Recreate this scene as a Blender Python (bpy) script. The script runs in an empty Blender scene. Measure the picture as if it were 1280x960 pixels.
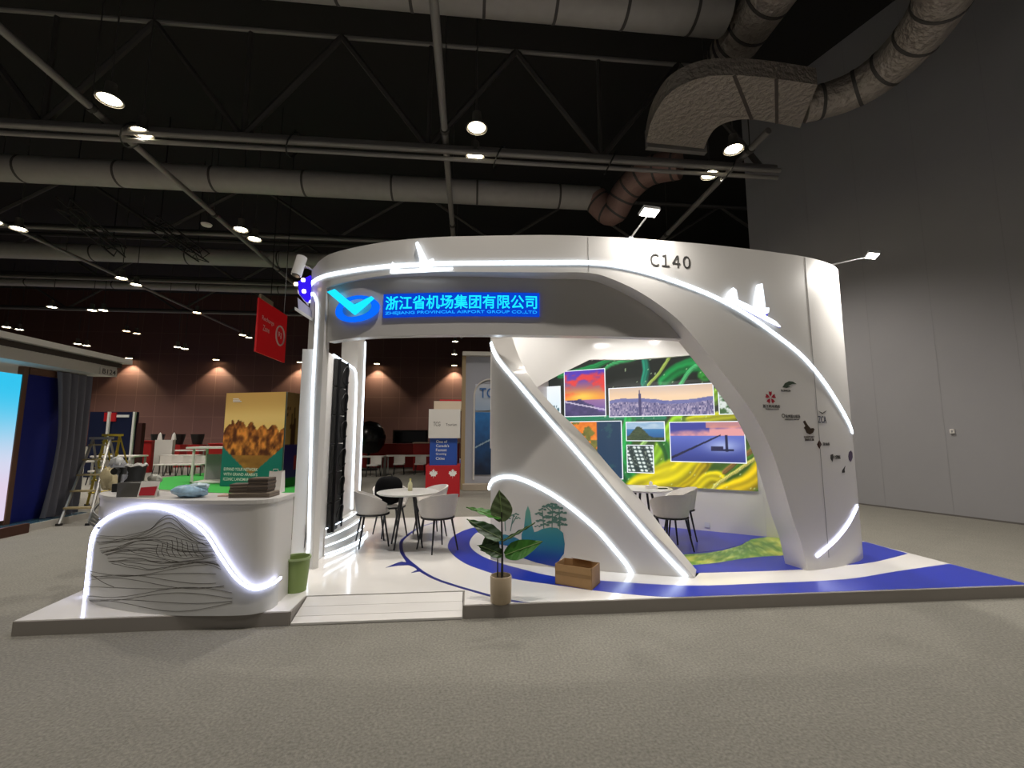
import bpy, math, random
from mathutils import Vector, Matrix
from mathutils.geometry import tessellate_polygon
random.seed(7)
PI = math.pi
scene = bpy.context.scene
COL = scene.collection
# ------------------------------------------------------------------ camera
F = 555.0; PITCH = math.atan(65/F); YAW = -math.atan(53*math.cos(PITCH)/F); H = 1.65
cp, sp, cy, sy = math.cos(PITCH), math.sin(PITCH), math.cos(YAW), math.sin(YAW)
cam_data = bpy.data.cameras.new('camera'); cam = bpy.data.objects.new('camera', cam_data); COL.objects.link(cam)
cam.location = (0, 0, H); cam.rotation_euler = (PI/2+PITCH, 0, YAW)
cam_data.sensor_width = 36; cam_data.lens = F/1280*36; cam_data.clip_end = 200; cam_data.clip_start = .05
scene.camera = cam
scene.view_settings.view_transform = 'Standard'
try: scene.view_settings.look = 'None'
except Exception: pass
scene.view_settings.gamma = 1.0; scene.view_settings.use_curve_mapping = False
scene.view_settings.exposure = 0.28

# measuring: pixel of the 1280x960 photograph -> point on a real plane / surface of the place
def ray(u, v):
    x = (u-640)/F; y = (480-v)/F
    fy = cp-y*sp; fz = sp+y*cp
    return (x*cy-fy*sy, x*sy+fy*cy, fz)
def PZ(u, v, z):
    d = ray(u, v); t = (z-H)/d[2]; return Vector((d[0]*t, d[1]*t, z))
def PY(u, v, Y):
    d = ray(u, v); t = Y/d[1]; return Vector((d[0]*t, Y, H+d[2]*t))
def PX(u, v, X):
    d = ray(u, v); t = X/d[0]; return Vector((X, d[1]*t, H+d[2]*t))

class Plan:
    """a vertical wall surface given by a plan polyline"""
    def __init__(self, pts, dense=12, smooth=True):
        P = [Vector(p) for p in pts]
        if smooth and len(P) > 2:
            out = []
            for i in range(len(P)-1):
                p0 = P[max(i-1, 0)]; p1 = P[i]; p2 = P[i+1]; p3 = P[min(i+2, len(P)-1)]
                for k in range(dense):
                    t = k/dense
                    out.append(.5*((2*p1)+(p2-p0)*t+(2*p0-5*p1+4*p2-p3)*t*t+(3*p1-p0-3*p2+p3)*t**3))
            out.append(P[-1]); P = out
        self.P = P
        self.S = [0]
        for a, b in zip(P, P[1:]): self.S.append(self.S[-1]+(b-a).length)
        self.L = self.S[-1]
    def at(self, s, off=0.0, z=0.0):
        S, P = self.S, self.P
        i = 0
        if s <= 0: i = 0
        elif s >= self.L: i = len(P)-2
        else:
            lo, hi = 0, len(S)-1
            while hi-lo > 1:
                m = (lo+hi)//2
                if S[m] <= s: lo = m
                else: hi = m
            i = lo
        d = (P[i+1]-P[i]); l = S[i+1]-S[i]; t = (s-S[i])/l
        p = P[i]+d*t
        def nrm(j):
            j = max(0, min(len(P)-2, j)); q = P[j+1]-P[j]; q = q.normalized(); return Vector((q.y, -q.x))
        tt = min(max(t, 0), 1)
        n = nrm(i)
        n = (n*(1-abs(tt-.5))+nrm(i+1 if tt > .5 else i-1)*abs(tt-.5)).normalized()
        p = p+n*off
        return Vector((p.x, p.y, z))
    def hit(self, u, v, last=False):
        d = ray(u, v); best = None
        for i in range(len(self.P)-1):
            a, b = self.P[i], self.P[i+1]; e = b-a
            den = d[0]*(-e.y)+d[1]*e.x
            if abs(den) < 1e-9: continue
            t = (a.x*(-e.y)+a.y*e.x)/den
            q = (d[0]*a.y-d[1]*a.x)/den
            if t > 0 and -1e-6 <= q <= 1+1e-6:
                r = (t, self.S[i]+q*(self.S[i+1]-self.S[i]), H+d[2]*t)
                if best is None or (r[0] < best[0]): best = r
        if best is None:
            bi, bd = 0, 9e9
            for i, p in enumerate(self.P):
                c = abs(p.x*d[1]-p.y*d[0])
                if c < bd: bi, bd = i, c
            t = self.P[bi].y/d[1]; best = (t, self.S[bi], H+d[2]*t)
        return best[1], best[2]

# ------------------------------------------------------------------ materials
def srgb(c):
    if isinstance(c, str):
        c = c.lstrip('#'); c = tuple(int(c[i:i+2], 16)/255 for i in (0, 2, 4))
    return tuple((x/12.92 if x <= .04045 else ((x+.055)/1.055)**2.4) for x in c)
MATS = {}
def mat(name, c, rough=.5, metal=0.0, noise=0.0, nscale=20, bump=0.0, bscale=60, spec=.5, emit=0, ecol=None, coat=0):
    if name in MATS: return MATS[name]
    m = bpy.data.materials.new(name); m.use_nodes = True
    nt = m.node_tree; b = nt.nodes['Principled BSDF']
    col = srgb(c)+(1,)
    b.inputs['Base Color'].default_value = col
    b.inputs['Roughness'].default_value = rough; b.inputs['Metallic'].default_value = metal
    b.inputs['Specular IOR Level'].default_value = spec
    if coat: b.inputs['Coat Weight'].default_value = coat; b.inputs['Coat Roughness'].default_value = .08
    if emit:
        b.inputs['Emission Color'].default_value = srgb(ecol or c)+(1,); b.inputs['Emission Strength'].default_value = emit
    if noise or bump:
        tc = nt.nodes.new('ShaderNodeTexCoord')
    if noise:
        n = nt.nodes.new('ShaderNodeTexNoise'); n.inputs['Scale'].default_value = nscale; n.inputs['Detail'].default_value = 4
        nt.links.new(tc.outputs['Object'], n.inputs['Vector'])
        mx = nt.nodes.new('ShaderNodeMix'); mx.data_type = 'RGBA'
        mx.inputs[6].default_value = tuple(x*(1-noise) for x in col[:3])+(1,); mx.inputs[7].default_value = tuple(min(1, x*(1+noise)) for x in col[:3])+(1,)
        nt.links.new(n.outputs['Fac'], mx.inputs[0]); nt.links.new(mx.outputs[2], b.inputs['Base Color'])
    if bump:
        n2 = nt.nodes.new('ShaderNodeTexNoise'); n2.inputs['Scale'].default_value = bscale
        nt.links.new(tc.outputs['Object'], n2.inputs['Vector'])
        bp = nt.nodes.new('ShaderNodeBump'); bp.inputs['Strength'].default_value = bump; bp.inputs['Distance'].default_value = .02 if bump < .8 else .07
        nt.links.new(n2.outputs['Fac'], bp.inputs['Height']); nt.links.new(bp.outputs['Normal'], b.inputs['Normal'])
    MATS[name] = m
    return m
def glow(name, c, strength):
    if name in MATS: return MATS[name]
    m = bpy.data.materials.new(name); m.use_nodes = True; nt = m.node_tree
    for n in list(nt.nodes): nt.nodes.remove(n)
    o = nt.nodes.new('ShaderNodeOutputMaterial'); e = nt.nodes.new('ShaderNodeEmission')
    e.inputs['Color'].default_value = srgb(c)+(1,); e.inputs['Strength'].default_value = strength
    nt.links.new(e.outputs[0], o.inputs[0]); MATS[name] = m
    return m
def printed(name, strength=0.0, rough=.5):
    """picture printed on a panel: colours stored on the panel's mesh; lit from inside when strength > 0"""
    if name in MATS: return MATS[name]
    m = bpy.data.materials.new(name); m.use_nodes = True; nt = m.node_tree; b = nt.nodes['Principled BSDF']
    a = nt.nodes.new('ShaderNodeAttribute'); a.attribute_name = 'Col'
    b.inputs['Roughness'].default_value = rough
    if strength:
        b.inputs['Base Color'].default_value = (.02, .02, .02, 1)
        nt.links.new(a.outputs['Color'], b.inputs['Emission Color']); b.inputs['Emission Strength'].default_value = strength
    else:
        nt.links.new(a.outputs['Color'], b.inputs['Base Color'])
    MATS[name] = m
    return m

# ------------------------------------------------------------------ objects
ORG = {}
def tag(o, label=None, cat=None, group=None, kind=None):
    if label: o['label'] = label
    if cat: o['category'] = cat
    if group: o['group'] = group
    if kind: o['kind'] = kind
    return o
def empty(name, loc, label=None, cat=None, group=None, kind=None, rz=0):
    o = bpy.data.objects.new(name, None); COL.objects.link(o); o.location = loc; o.rotation_euler[2] = rz
    o.empty_display_size = .2; ORG[o.name] = Vector(loc)
    return tag(o, label, cat, group, kind)
def copy_tree(o, parent=None):
    c = o.copy(); COL.objects.link(c)
    if parent: c.parent = parent
    for ch in list(o.children): copy_tree(ch, c)
    return c

class MB:
    def __init__(self): self.v = []; self.f = []; self.c = None; self.smooth = []
    def add(self, vs, fs, smooth=False):
        n = len(self.v); self.v += [tuple(p) for p in vs]
        for f in fs: self.f.append([i+n for i in f]); self.smooth.append(smooth)
        return self
    def box(self, c, s, rz=0, rx=0, ry=0):
        M = Matrix.Rotation(rz, 3, 'Z') @ Matrix.Rotation(ry, 3, 'Y') @ Matrix.Rotation(rx, 3, 'X'); c = Vector(c)
        vs = [c+M@Vector((sx*s[0]/2, sy_*s[1]/2, sz*s[2]/2)) for sx in (-1, 1) for sy_ in (-1, 1) for sz in (-1, 1)]
        return self.add(vs, [(0, 1, 3, 2), (4, 6, 7, 5), (0, 4, 5, 1), (2, 3, 7, 6), (0, 2, 6, 4), (1, 5, 7, 3)])
    def rbox(self, c, s, r=.02, rz=0, n=3):
        """box with rounded vertical edges"""
        pts = []
        for (qx, qy, a0) in ((1, 1, 0), (-1, 1, 90), (-1, -1, 180), (1, -1, 270)):
            for k in range(n+1):
                a = math.radians(a0+90*k/n)
                pts.append((qx*(s[0]/2-r)+r*math.cos(a), qy*(s[1]/2-r)+r*math.sin(a)))
        M = Matrix.Rotation(rz, 2)
        pts = [M@Vector(p)+Vector(c[:2]) for p in pts]
        return self.prism(pts, c[2]-s[2]/2, c[2]+s[2]/2)
    def prism(self, pts, z0, z1):
        n = len(pts)
        vs = [(p[0], p[1], z0) for p in pts]+[(p[0], p[1], z1) for p in pts]
        fs = [(i, (i+1) % n, (i+1) % n+n, i+n) for i in range(n)]
        tri = tessellate_polygon([[Vector((p[0], p[1], 0)) for p in pts]])
        fs += [tuple(t) for t in tri]+[tuple(i+n for i in t)[::-1] for t in tri]
        return self.add(vs, fs)
    def poly(self, pts):
        tri = tessellate_polygon([[Vector(p) for p in pts]])
        return self.add(pts, [tuple(t) for t in tri])
    def plate(self, pts, d):
        """polygon in space thickened by the vector d"""
        n = len(pts); d = Vector(d); P = [Vector(p) for p in pts]
        tri = tessellate_polygon([P])
        self.add(P+[p+d for p in P], [(i, (i+1) % n, (i+1) % n+n, i+n) for i in range(n)]+[tuple(t) for t in tri]+[tuple(i+n for i in t)[::-1] for t in tri])
        return self
    def tube(self, path, r, n=8, closed=False, caps=True, smooth=True):
        P = [Vector(p) for p in path]; m = len(P); rings = []; prev = None
        for i in range(m):
            a = P[i-1] if (i > 0 or closed) else P[i]; b = P[(i+1) % m] if (i < m-1 or closed) else P[i]
            t = (b-a).normalized()
            if prev is None:
                up = Vector((0, 0, 1)) if abs(t.z) < .9 else Vector((1, 0, 0))
                x = t.cross(up).normalized()
            else:
                x = (prev-t*prev.dot(t)).normalized()
            prev = x; y = t.cross(x)
            ri = r[i] if isinstance(r, (list, tuple)) else r
            rings.append([P[i]+(x*math.cos(2*PI*k/n)+y*math.sin(2*PI*k/n))*ri for k in range(n)])
        vs = [p for rg in rings for p in rg]; fs = []
        for i in range(m if closed else m-1):
            j = (i+1) % m
            for k in range(n): fs.append((i*n+k, i*n+(k+1) % n, j*n+(k+1) % n, j*n+k))
        self.add(vs, fs, smooth)
        if caps and not closed:
            self.add(rings[0], [tuple(range(n))[::-1]]); self.add(rings[-1], [tuple(range(n))])
        return self
    def bar(self, a, b, r, n=6): return self.tube([a, b], r, n, smooth=n > 6)
    def lathe(self, prof, c=(0, 0, 0), n=24, smooth=True):
        c = Vector(c); vs = []; fs = []
        for (r, z) in prof:
            for k in range(n): vs.append(c+Vector((r*math.cos(2*PI*k/n), r*math.sin(2*PI*k/n), z)))
        for i in range(len(prof)-1):
            for k in range(n): fs.append((i*n+k, i*n+(k+1) % n, (i+1)*n+(k+1) % n, (i+1)*n+k))
        return self.add(vs, fs, smooth)
    def grid(self, nx, ny, fn, smooth=True):
        vs = [fn(i/nx, j/ny) for j in range(ny+1) for i in range(nx+1)]
        fs = [(j*(nx+1)+i, j*(nx+1)+i+1, (j+1)*(nx+1)+i+1, (j+1)*(nx+1)+i) for j in range(ny) for i in range(nx)]
        return self.add(vs, fs, smooth)
    def shell(self, nx, ny, fn, th):
        """closed curved sheet: fn(s,t,side) side 0 outer, 1 inner"""
        a = len(self.v)
        g = lambda side: [fn(i/nx, j/ny, side) for j in range(ny+1) for i in range(nx+1)]
        idx = lambda i, j: j*(nx+1)+i
        N = (nx+1)*(ny+1); vs = g(0)+g(1); fs = []
        for j in range(ny):
            for i in range(nx):
                q = (idx(i, j), idx(i+1, j), idx(i+1, j+1), idx(i, j+1)); fs.append(q); fs.append(tuple(k+N for k in q[::-1]))
        for i in range(nx):
            fs.append((idx(i+1, 0), idx(i, 0), idx(i, 0)+N, idx(i+1, 0)+N)); fs.append((idx(i, ny), idx(i+1, ny), idx(i+1, ny)+N, idx(i, ny)+N))
        for j in range(ny):
            fs.append((idx(0, j), idx(0, j+1), idx(0, j+1)+N, idx(0, j)+N)); fs.append((idx(nx, j+1), idx(nx, j), idx(nx, j)+N, idx(nx, j+1)+N))
        return self.add(vs, fs, True)
    def build(self, name, m, parent=None, fix=True, label=None, kind=None, autosmooth=40):
        me = bpy.data.meshes.new(name)
        o0 = Vector((0, 0, 0))
        if parent is not None:
            r = parent
            while r.parent: r = r.parent
            o0 = ORG[r.name]
        me.from_pydata([tuple(Vector(p)-o0) for p in self.v], [], self.f)
        me.materials.append(m)
        if self.c:
            at = me.color_attributes.new('Col', 'FLOAT_COLOR', 'POINT')
            for i, c in enumerate(self.c): at.data[i].color = srgb(tuple(min(1, max(0, x)) for x in c))+(1,)
        if fix and not self.c:
            import bmesh
            bm = bmesh.new(); bm.from_mesh(me); bmesh.ops.recalc_face_normals(bm, faces=bm.faces); bm.to_mesh(me); bm.free()
        if any(self.smooth):
            for p, s in zip(me.polygons, self.smooth): p.use_smooth = s
            try: me.set_sharp_from_angle(angle=math.radians(autosmooth))
            except Exception: pass
        me.update()
        o = bpy.data.objects.new(name, me); COL.objects.link(o)
        if parent is not None: o.parent = parent
        if label: o['label'] = label
        if kind: o['kind'] = kind
        return o

# strips on vertical wall surfaces ------------------------------------------------
def lerp_table(tab):
    tab = sorted(tab)
    def f(x):
        if x <= tab[0][0]: return tab[0][1]
        for (a, b), (c, d) in zip(tab, tab[1:]):
            if x <= c: return b+(d-b)*(x-a)/(c-a) if c > a else d
        return tab[-1][1]
    return f
def wall_strip(mb, plan, ss, zlo, zhi, o0, o1, nz=1):
    q1 = o1 if callable(o1) else (lambda s: o1)
    """solid wall between offsets o0 (front) and o1 (back)"""
    n = len(ss); vs = []
    for s in ss:
        a, b = zlo(s), zhi(s)
        vs += [plan.at(s, o0, a), plan.at(s, o0, b), plan.at(s, q1(s), a), plan.at(s, q1(s), b)]
    fr, bk, tp, bt = [], [], [], []
    for i in range(n-1):
        k, l = 4*i, 4*i+4
        fr.append((k, l, l+1, k+1)); bk.append((k+2, k+3, l+3, l+2)); bt.append((k, k+2, l+2, l)); tp.append((k+1, l+1, l+3, k+3))
    e = 4*(n-1)
    mb.add(vs, fr+bk+bt+tp, True); base = len(mb.v)-len(vs)
    mb.f.append([base+0, base+1, base+3, base+2]); mb.smooth.append(False)
    mb.f.append([base+e, base+e+2, base+e+3, base+e+1]); mb.smooth.append(False)
    return mb
def frange(a, b, n): return [a+(b-a)*i/n for i in range(n+1)]
def smooth_path(pts, k=8):
    P = [Vector(p) for p in pts]; out = []
    for i in range(len(P)-1):
        p0 = P[max(i-1, 0)]; p1 = P[i]; p2 = P[i+1]; p3 = P[min(i+2, len(P)-1)]
        for j in range(k):
            t = j/k
            out.append(.5*((2*p1)+(p2-p0)*t+(2*p0-5*p1+4*p2-p3)*t*t+(3*p1-p0-3*p2+p3)*t**3))
    out.append(P[-1]); return out
def surf_path(plan, px, off, k=6):
    """pixel path of the photograph -> path on a wall surface"""
    return [plan.at(p[0], off, p[1]) for p in smooth_path([Vector(plan.hit(u, v)) for u, v in px], k)]
def strip_on(mb, plan, sz, width, off, th):
    """flat band following a path (s,z) on the surface"""
    P = [Vector(p) for p in sz]; L, R = [], []
    for i in range(len(P)):
        t = (P[min(i+1, len(P)-1)]-P[max(i-1, 0)]).normalized(); n = Vector((-t.y, t.x))*width/2
        L.append(P[i]+n); R.append(P[i]-n)
    vs = []
    for a, b in zip(L, R):
        vs += [plan.at(a.x, off, a.y), plan.at(b.x, off, b.y), plan.at(b.x, off+th, b.y), plan.at(a.x, off+th, a.y)]
    fs = []
    for i in range(len(P)-1):
        k, l = 4*i, 4*i+4
        for q in range(4): fs.append((k+q, k+(q+1) % 4, l+(q+1) % 4, l+q))
    fs += [(0, 1, 2, 3), (len(vs)-4, len(vs)-1, len(vs)-2, len(vs)-3)]
    return mb.add(vs, fs)

def text_mesh(body, size=1.0, extrude=0.0, spacing=1.0, bold=0.0):
    c = bpy.data.curves.new('lettering', 'FONT'); c.body = body; c.size = size; c.extrude = extrude; c.space_character = spacing; c.offset = bold
    c.resolution_u = 3
    o = bpy.data.objects.new('lettering', c); COL.objects.link(o)
    dg = bpy.context.evaluated_depsgraph_get()
    me = bpy.data.meshes.new_from_object(o.evaluated_get(dg))
    vs = [v.co.copy() for v in me.vertices]; fs = [list(p.vertices) for p in me.polygons]
    bpy.data.objects.remove(o); bpy.data.curves.remove(c); bpy.data.meshes.remove(me)
    return vs, fs
def text_box(body, w=None, h=None, extrude=0.0, bold=0.0, spacing=1.0):
    """lettering scaled to a width and height, origin bottom-left"""
    vs, fs = text_mesh(body, 1.0, extrude, spacing, bold)
    x0 = min(v.x for v in vs); x1 = max(v.x for v in vs); y0 = min(v.y for v in vs); y1 = max(v.y for v in vs)
    kx = w/(x1-x0) if w else None; ky = h/(y1-y0) if h else None
    kx = kx or ky; ky = ky or kx
    return [Vector(((v.x-x0)*kx, (v.y-y0)*ky, v.z)) for v in vs], fs
def text_on(mb, plan, body, s0, z0, w=None, h=None, off=.004, extrude=0.0, bold=0.0, spacing=1.0):
    vs, fs = text_box(body, w, h, extrude, bold, spacing)
    return mb.add([plan.at(s0+v.x, off+v.z, z0+v.y) for v in vs], fs)
def text_flat(mb, body, O, U, W, w=None, h=None, off=.004, extrude=0.0, bold=0.0):
    """lettering on a plane through O with unit directions U (right) and W (up)"""
    O, U, W = Vector(O), Vector(U).normalized(), Vector(W).normalized(); N = U.cross(W)
    vs, fs = text_box(body, w, h, extrude, bold)
    return mb.add([O+U*v.x+W*v.y+N*(off+v.z) for v in vs], fs)
def picture(name, m, O, U, V, nx, ny, fn, parent=None, th=.02, label=None):
    """printed panel, real thickness behind its face; fn(s,t) -> srgb"""
    O, U, V = Vector(O), Vector(U), Vector(V); N = U.cross(V).normalized()
    mb = MB(); vs = []; cs = []
    for j in range(ny+1):
        for i in range(nx+1):
            s, t = i/nx, j/ny; vs.append(O+U*s+V*t); cs.append(fn(s, t))
    fs = [(j*(nx+1)+i, j*(nx+1)+i+1, (j+1)*(nx+1)+i+1, (j+1)*(nx+1)+i) for j in range(ny) for i in range(nx)]
    mb.add(vs, fs)
    if th:
        c = [O, O+U, O+U+V, O+V]; b = [p-N*th for p in c]
        mb.add(c+b, [(4, 7, 6, 5), (0, 4, 5, 1), (1, 5, 6, 2), (2, 6, 7, 3), (3, 7, 4, 0)])
        e = (.5, .5, .5); cs += [e]*8
    mb.c = cs
    return mb.build(name, m, parent, label=label)
# value noise for printed pictures
_R = random.Random(3); _T = [[_R.random() for _ in range(64)] for _ in range(64)]
def vn(x, y):
    xi, yi = math.floor(x), math.floor(y); fx, fy = x-xi, y-yi
    fx = fx*fx*(3-2*fx); fy = fy*fy*(3-2*fy)
    a = _T[yi % 64][xi % 64]; b = _T[yi % 64][(xi+1) % 64]; c = _T[(yi+1) % 64][xi % 64]; d = _T[(yi+1) % 64][(xi+1) % 64]
    return (a+(b-a)*fx)*(1-fy)+(c+(d-c)*fx)*fy
def fbm(x, y, o=4):
    r = 0; a = .5
    for _ in range(o): r += a*vn(x, y); x = x*2.03+7.1; y = y*2.03+3.3; a *= .5
    return r
def mix(a, b, t):
    t = min(1, max(0, t)); return tuple(x+(y-x)*t for x, y in zip(a, b))
def sstep(a, b, x):
    t = min(1, max(0, (x-a)/(b-a))); return t*t*(3-2*t)
# ================================================================== THE BOOTH
ZP = .12                                    # top of the platform
M_white = mat('white_laminate', '#d9d6d2', .38, coat=.15)
M_white2 = mat('white_gloss_floor', '#e6e3df', .12, spec=.6)
M_edge = mat('platform_edge', '#8d8780', .5)
M_blue = mat('blue_vinyl', '#2233a8', .3)
M_led = glow('led_white', '#e2f0ff', 5.0)
M_ledv = glow('led_violet_white', '#d8dcff', 5.0)
M_cyan = glow('sign_cyan', '#17c8ff', 1.25)
M_bluesign = glow('sign_blue', '#0a63f0', 1.0)
M_deepsign = glow('sign_deep_blue', '#0b46d4', .75)
M_black = mat('black_plastic', '#121212', .5)
M_darkmetal = mat('dark_metal', '#1b1b1d', .45, .6)
M_ink = mat('dark_grey_ink', '#3c3a38', .6)
M_panel = mat('sign_panel_grey', '#c9c6c2', .25, .05)
M_steel = mat('steel_grey', '#8f8f8f', .4, .7)

# ---- platform with its printed floor
plat = empty('booth_platform', (1.1, 6.4, 0), 'low white glossy platform with blue rings printed on it, carrying the whole booth', 'platform')
FY = 4.28; BY = 8.75
deck_pts = [(-3.76, FY), (-1.56, FY), (-1.56, 4.66), (-.03, 4.66), (-.03, FY), (5.80, FY), (5.76, 6.2), (5.1, 6.75), (4.0, 8.1), (3.2, BY), (-2.6, BY), (-2.62, 6.2), (-3.9, 5.75)]
MB().prism(deck_pts, .012, ZP).build('deck', M_white2, plat)
mb = MB()
for (a, b) in (((-3.76, FY), (-1.56, FY)), ((-1.56, FY), (-1.56, 4.66)), ((-.03, 4.66), (-.03, FY)), ((-.03, FY), (5.80, FY)), ((5.80, FY), (5.76, 6.2)), ((-3.9, 5.75), (-3.76, FY))):
    A, B = Vector(a), Vector(b); d = (B-A).normalized(); n = Vector((d.y, -d.x))*.012
    mb.prism([A, B, B+n, A+n], 0, ZP-.006)
mb.build('edge_trim', M_edge, plat)
def fl(px, sm=True, z=ZP):
    P = [PZ(u, v, z) for u, v in px]
    return P
def clampY(P): return [(p.x, max(p.y, FY+.012)) for p in P]
def floor_poly(name, P, m, h):
    MB().prism(P, ZP, ZP+h).build(name, m, plat)
# thick blue ring
outer = [(609, 656), (586, 661), (568.5, 669), (560, 680), (563, 690), (579, 703), (604, 713), (639, 723), (692.5, 731), (751, 739), (825.6, 746), (900, 747.5), (958, 747.5), (1090, 745), (1162, 742)]
inner = [(1185, 705), (1122, 714), (1057, 724), (958, 729), (860, 732), (754, 726), (692.5, 720.5), (657, 712.5), (630.5, 705.5), (604, 696), (591, 687), (587, 678), (595, 666.5), (613, 660)]
ob = smooth_path([p.xy for p in fl(outer)], 4); ib = smooth_path([p.xy for p in fl(inner)], 4)
ring = [(p.x, max(p.y, FY+.004)) for p in ob]+[(5.795, FY+.006), (5.775, 5.03)]+[(min(p.x, 5.775), p.y) for p in ib]
floor_poly('blue_ring', ring, M_blue, .0016)
thin = smooth_path([p.xy for p in fl([(548, 652), (525, 659), (504, 674), (501.5, 686), (506, 696.5), (518, 707), (530, 716), (553, 727), (612, 744.5), (645, 752), (690, 759)])], 5)
mb = MB(); strip = []
Lf, Rt = [], []
for i, p in enumerate(thin):
    t = (thin[min(i+1, len(thin)-1)]-thin[max(0, i-1)]).normalized(); n = Vector((-t.y, t.x))*.022
    Lf.append(p+n); Rt.append(p-n)
mb.prism([(p.x, max(p.y, FY+.004)) for p in Lf+Rt[::-1]], ZP, ZP+.0015)
mb.build('thin_blue_ring', mat('navy_vinyl', '#20297c', .3), plat)
# small flat aeroplane on the thin ring
pl = fl([(482, 709.5), (497, 703.5), (502, 702), (508, 703), (504, 697), (508, 696), (516, 704), (527, 712), (531, 716), (525, 714.5), (514, 716), (523, 711.5), (511, 706.5), (498, 707)])
floor_poly('aeroplane_print', [p.xy for p in pl], mat('navy_vinyl', '#20297c', .3), .0022)
# blue field inside the rings, yellow green band, blue disc of the meeting room
field = fl([(880, 716), (991, 712.5), (1044, 707.6), (1090, 703), (1135, 692)])
field = [(p.x, p.y) for p in smooth_path([p.xy for p in field], 4)]
field += [(5.755, 6.15), (5.1, 6.72), (4.5, 6.75), (3.2, 7.4), (2.2, 7.4), (2.45, 4.98)]
floor_poly('blue_field', field, M_blue, .0012)
def band_col(s, t):
    k = fbm(s*9, t*9); g = mix((.33, .55, .18), (.78, .80, .32), sstep(.3, .7, k)); w = abs(math.sin(s*22+t*9+k*6))
    return mix(g, (.85, .9, .6), .5*sstep(.9, 1, w))
bandU = fl([(845, 694), (893, 690), (925, 682), (941, 674), (990, 668)]); bandL = fl([(860, 707), (893, 704), (940, 697), (985, 694), (1010, 690)])
mb = MB(); n = 60; vs = []; cs = []
bu = smooth_path([p.xy for p in bandU], 15); bl = smooth_path([p.xy for p in bandL], 15); n = len(bu)
for j in range(9):
    for i in range(n):
        p = bl[i]+(bu[i]-bl[i])*j/8; vs.append((p.x, p.y, ZP+.0022)); cs.append(band_col(i/n*1.6, j/8*.5))
mb.add(vs, [(j*n+i, j*n+i+1, (j+1)*n+i+1, (j+1)*n+i) for j in range(8) for i in range(n-1)]); mb.c = cs
mb.build('leaf_print', printed('printed_vinyl', 0, .3), plat)
disc = fl([(835, 693), (860, 692), (899, 688), (925.6, 681.5), (938, 675), (938, 671), (912, 665), (860, 658), (800, 655)])
floor_poly('blue_disc', [p.xy for p in disc], mat('blue_vinyl_lilac', '#2f37ad', .3), .003)

# ---- ramp
ramp = empty('access_ramp', (-.8, 4.4, 0), 'white planked access ramp up to the booth platform beside the green bin', 'ramp')
def wedge(x0, x1, y0, y1, z0, z1):
    m = MB(); m.add([(x0, y0, .004), (x1, y0, .004), (x1, y1, .004), (x0, y1, .004), (x0, y0, z0), (x1, y0, z0), (x1, y1, z1), (x0, y1, z1)],
        [(0, 3, 2, 1), (4, 5, 6, 7), (0, 1, 5, 4), (1, 2, 6, 5), (2, 3, 7, 6), (3, 0, 4, 7)]); return m
ys = [4.262, 4.36, 4.50, 4.655]; zz = lambda y: .022+(y-4.262)/(4.655-4.262)*.09
for a, b in zip(ys, ys[1:]): wedge(-1.54, -.05, a+.003, b-.003, zz(a), zz(b)).build('ramp_plank', M_white, ramp)
MB().box((-.8, 4.46, .007), (1.46, .38, .010)).build('ramp_base', M_edge, ramp)

# ---- the booth shell: one construction
booth = empty('exhibition_booth', (1.2, 6.5, ZP), 'tall curved white exhibition booth with sweeping arches, white light lines and stand number C140', 'exhibition booth')
TOP = 3.9
C1 = Plan([(-2.22, 6.32), (-2.18, 6.10), (-2.06, 5.90), (-1.95, 5.72), (-1.66, 5.42), (-1.03, 5.08), (-.45, 4.9), (.095, 4.81), (.81, 4.72), (1.36, 4.70), (1.93, 4.71), (2.95, 4.80), (4.05, 4.98), (4.54, 5.13), (4.92, 5.34), (5.13, 5.6), (5.2, 5.9), (5.1, 6.25), (4.75, 6.55)])
low_px = [(408, 359.6), (440, 351), (479.5, 344.5), (530, 340.5), (600, 340), (680, 340.5), (735, 341), (763, 348), (803, 367), (840, 393), (860, 413), (893, 453), (920, 487), (943, 520), (963, 560), (977, 600), (991, 648.5), (1002, 680), (1010, 715)]
low = [C1.hit(u, v) for u, v in low_px]
sL = low[0][0]; sR = low[-1][0]
lowf = lerp_table([(p.x, p.y) for p in smooth_path([Vector(p) for p in low], 6)])
zlow = lambda s: ZP if (s < sL or s > sR) else max(ZP, lowf(s))
ss = frange(0, sL-.001, 14)+[sL+.001]+frange(sL+.01, low[6][0], 30)
for a, b in zip(low[6:], low[7:]): ss += [a[0]+(b[0]-a[0])*(k+1)/6 for k in range(6)]
ss += [sR+.002]+frange(sR+.02, C1.L, 34)
ss = sorted(set(round(x, 5) for x in ss))
facade = wall_strip(MB(), C1, ss, zlow, lambda s: TOP, 0, lambda s: -.07-.23*sstep(sL+.05, sL+.9, s)).build('arched_facade', M_white, booth)
# panel joints
for u, v0, v1 in ((735, 297, 340), (1006, 322, 700)):
    mb = MB()
    s0, za = C1.hit(u, v0); zb_ = C1.hit(u, v1)[1]
    mb.tube([C1.at(s0, .0012, za), C1.at(s0, .0012, max(zb_, ZP))], .003, 5)
    mb.build('panel_joint', mat('joint_grey', '#8a8784', .6), facade)
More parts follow.
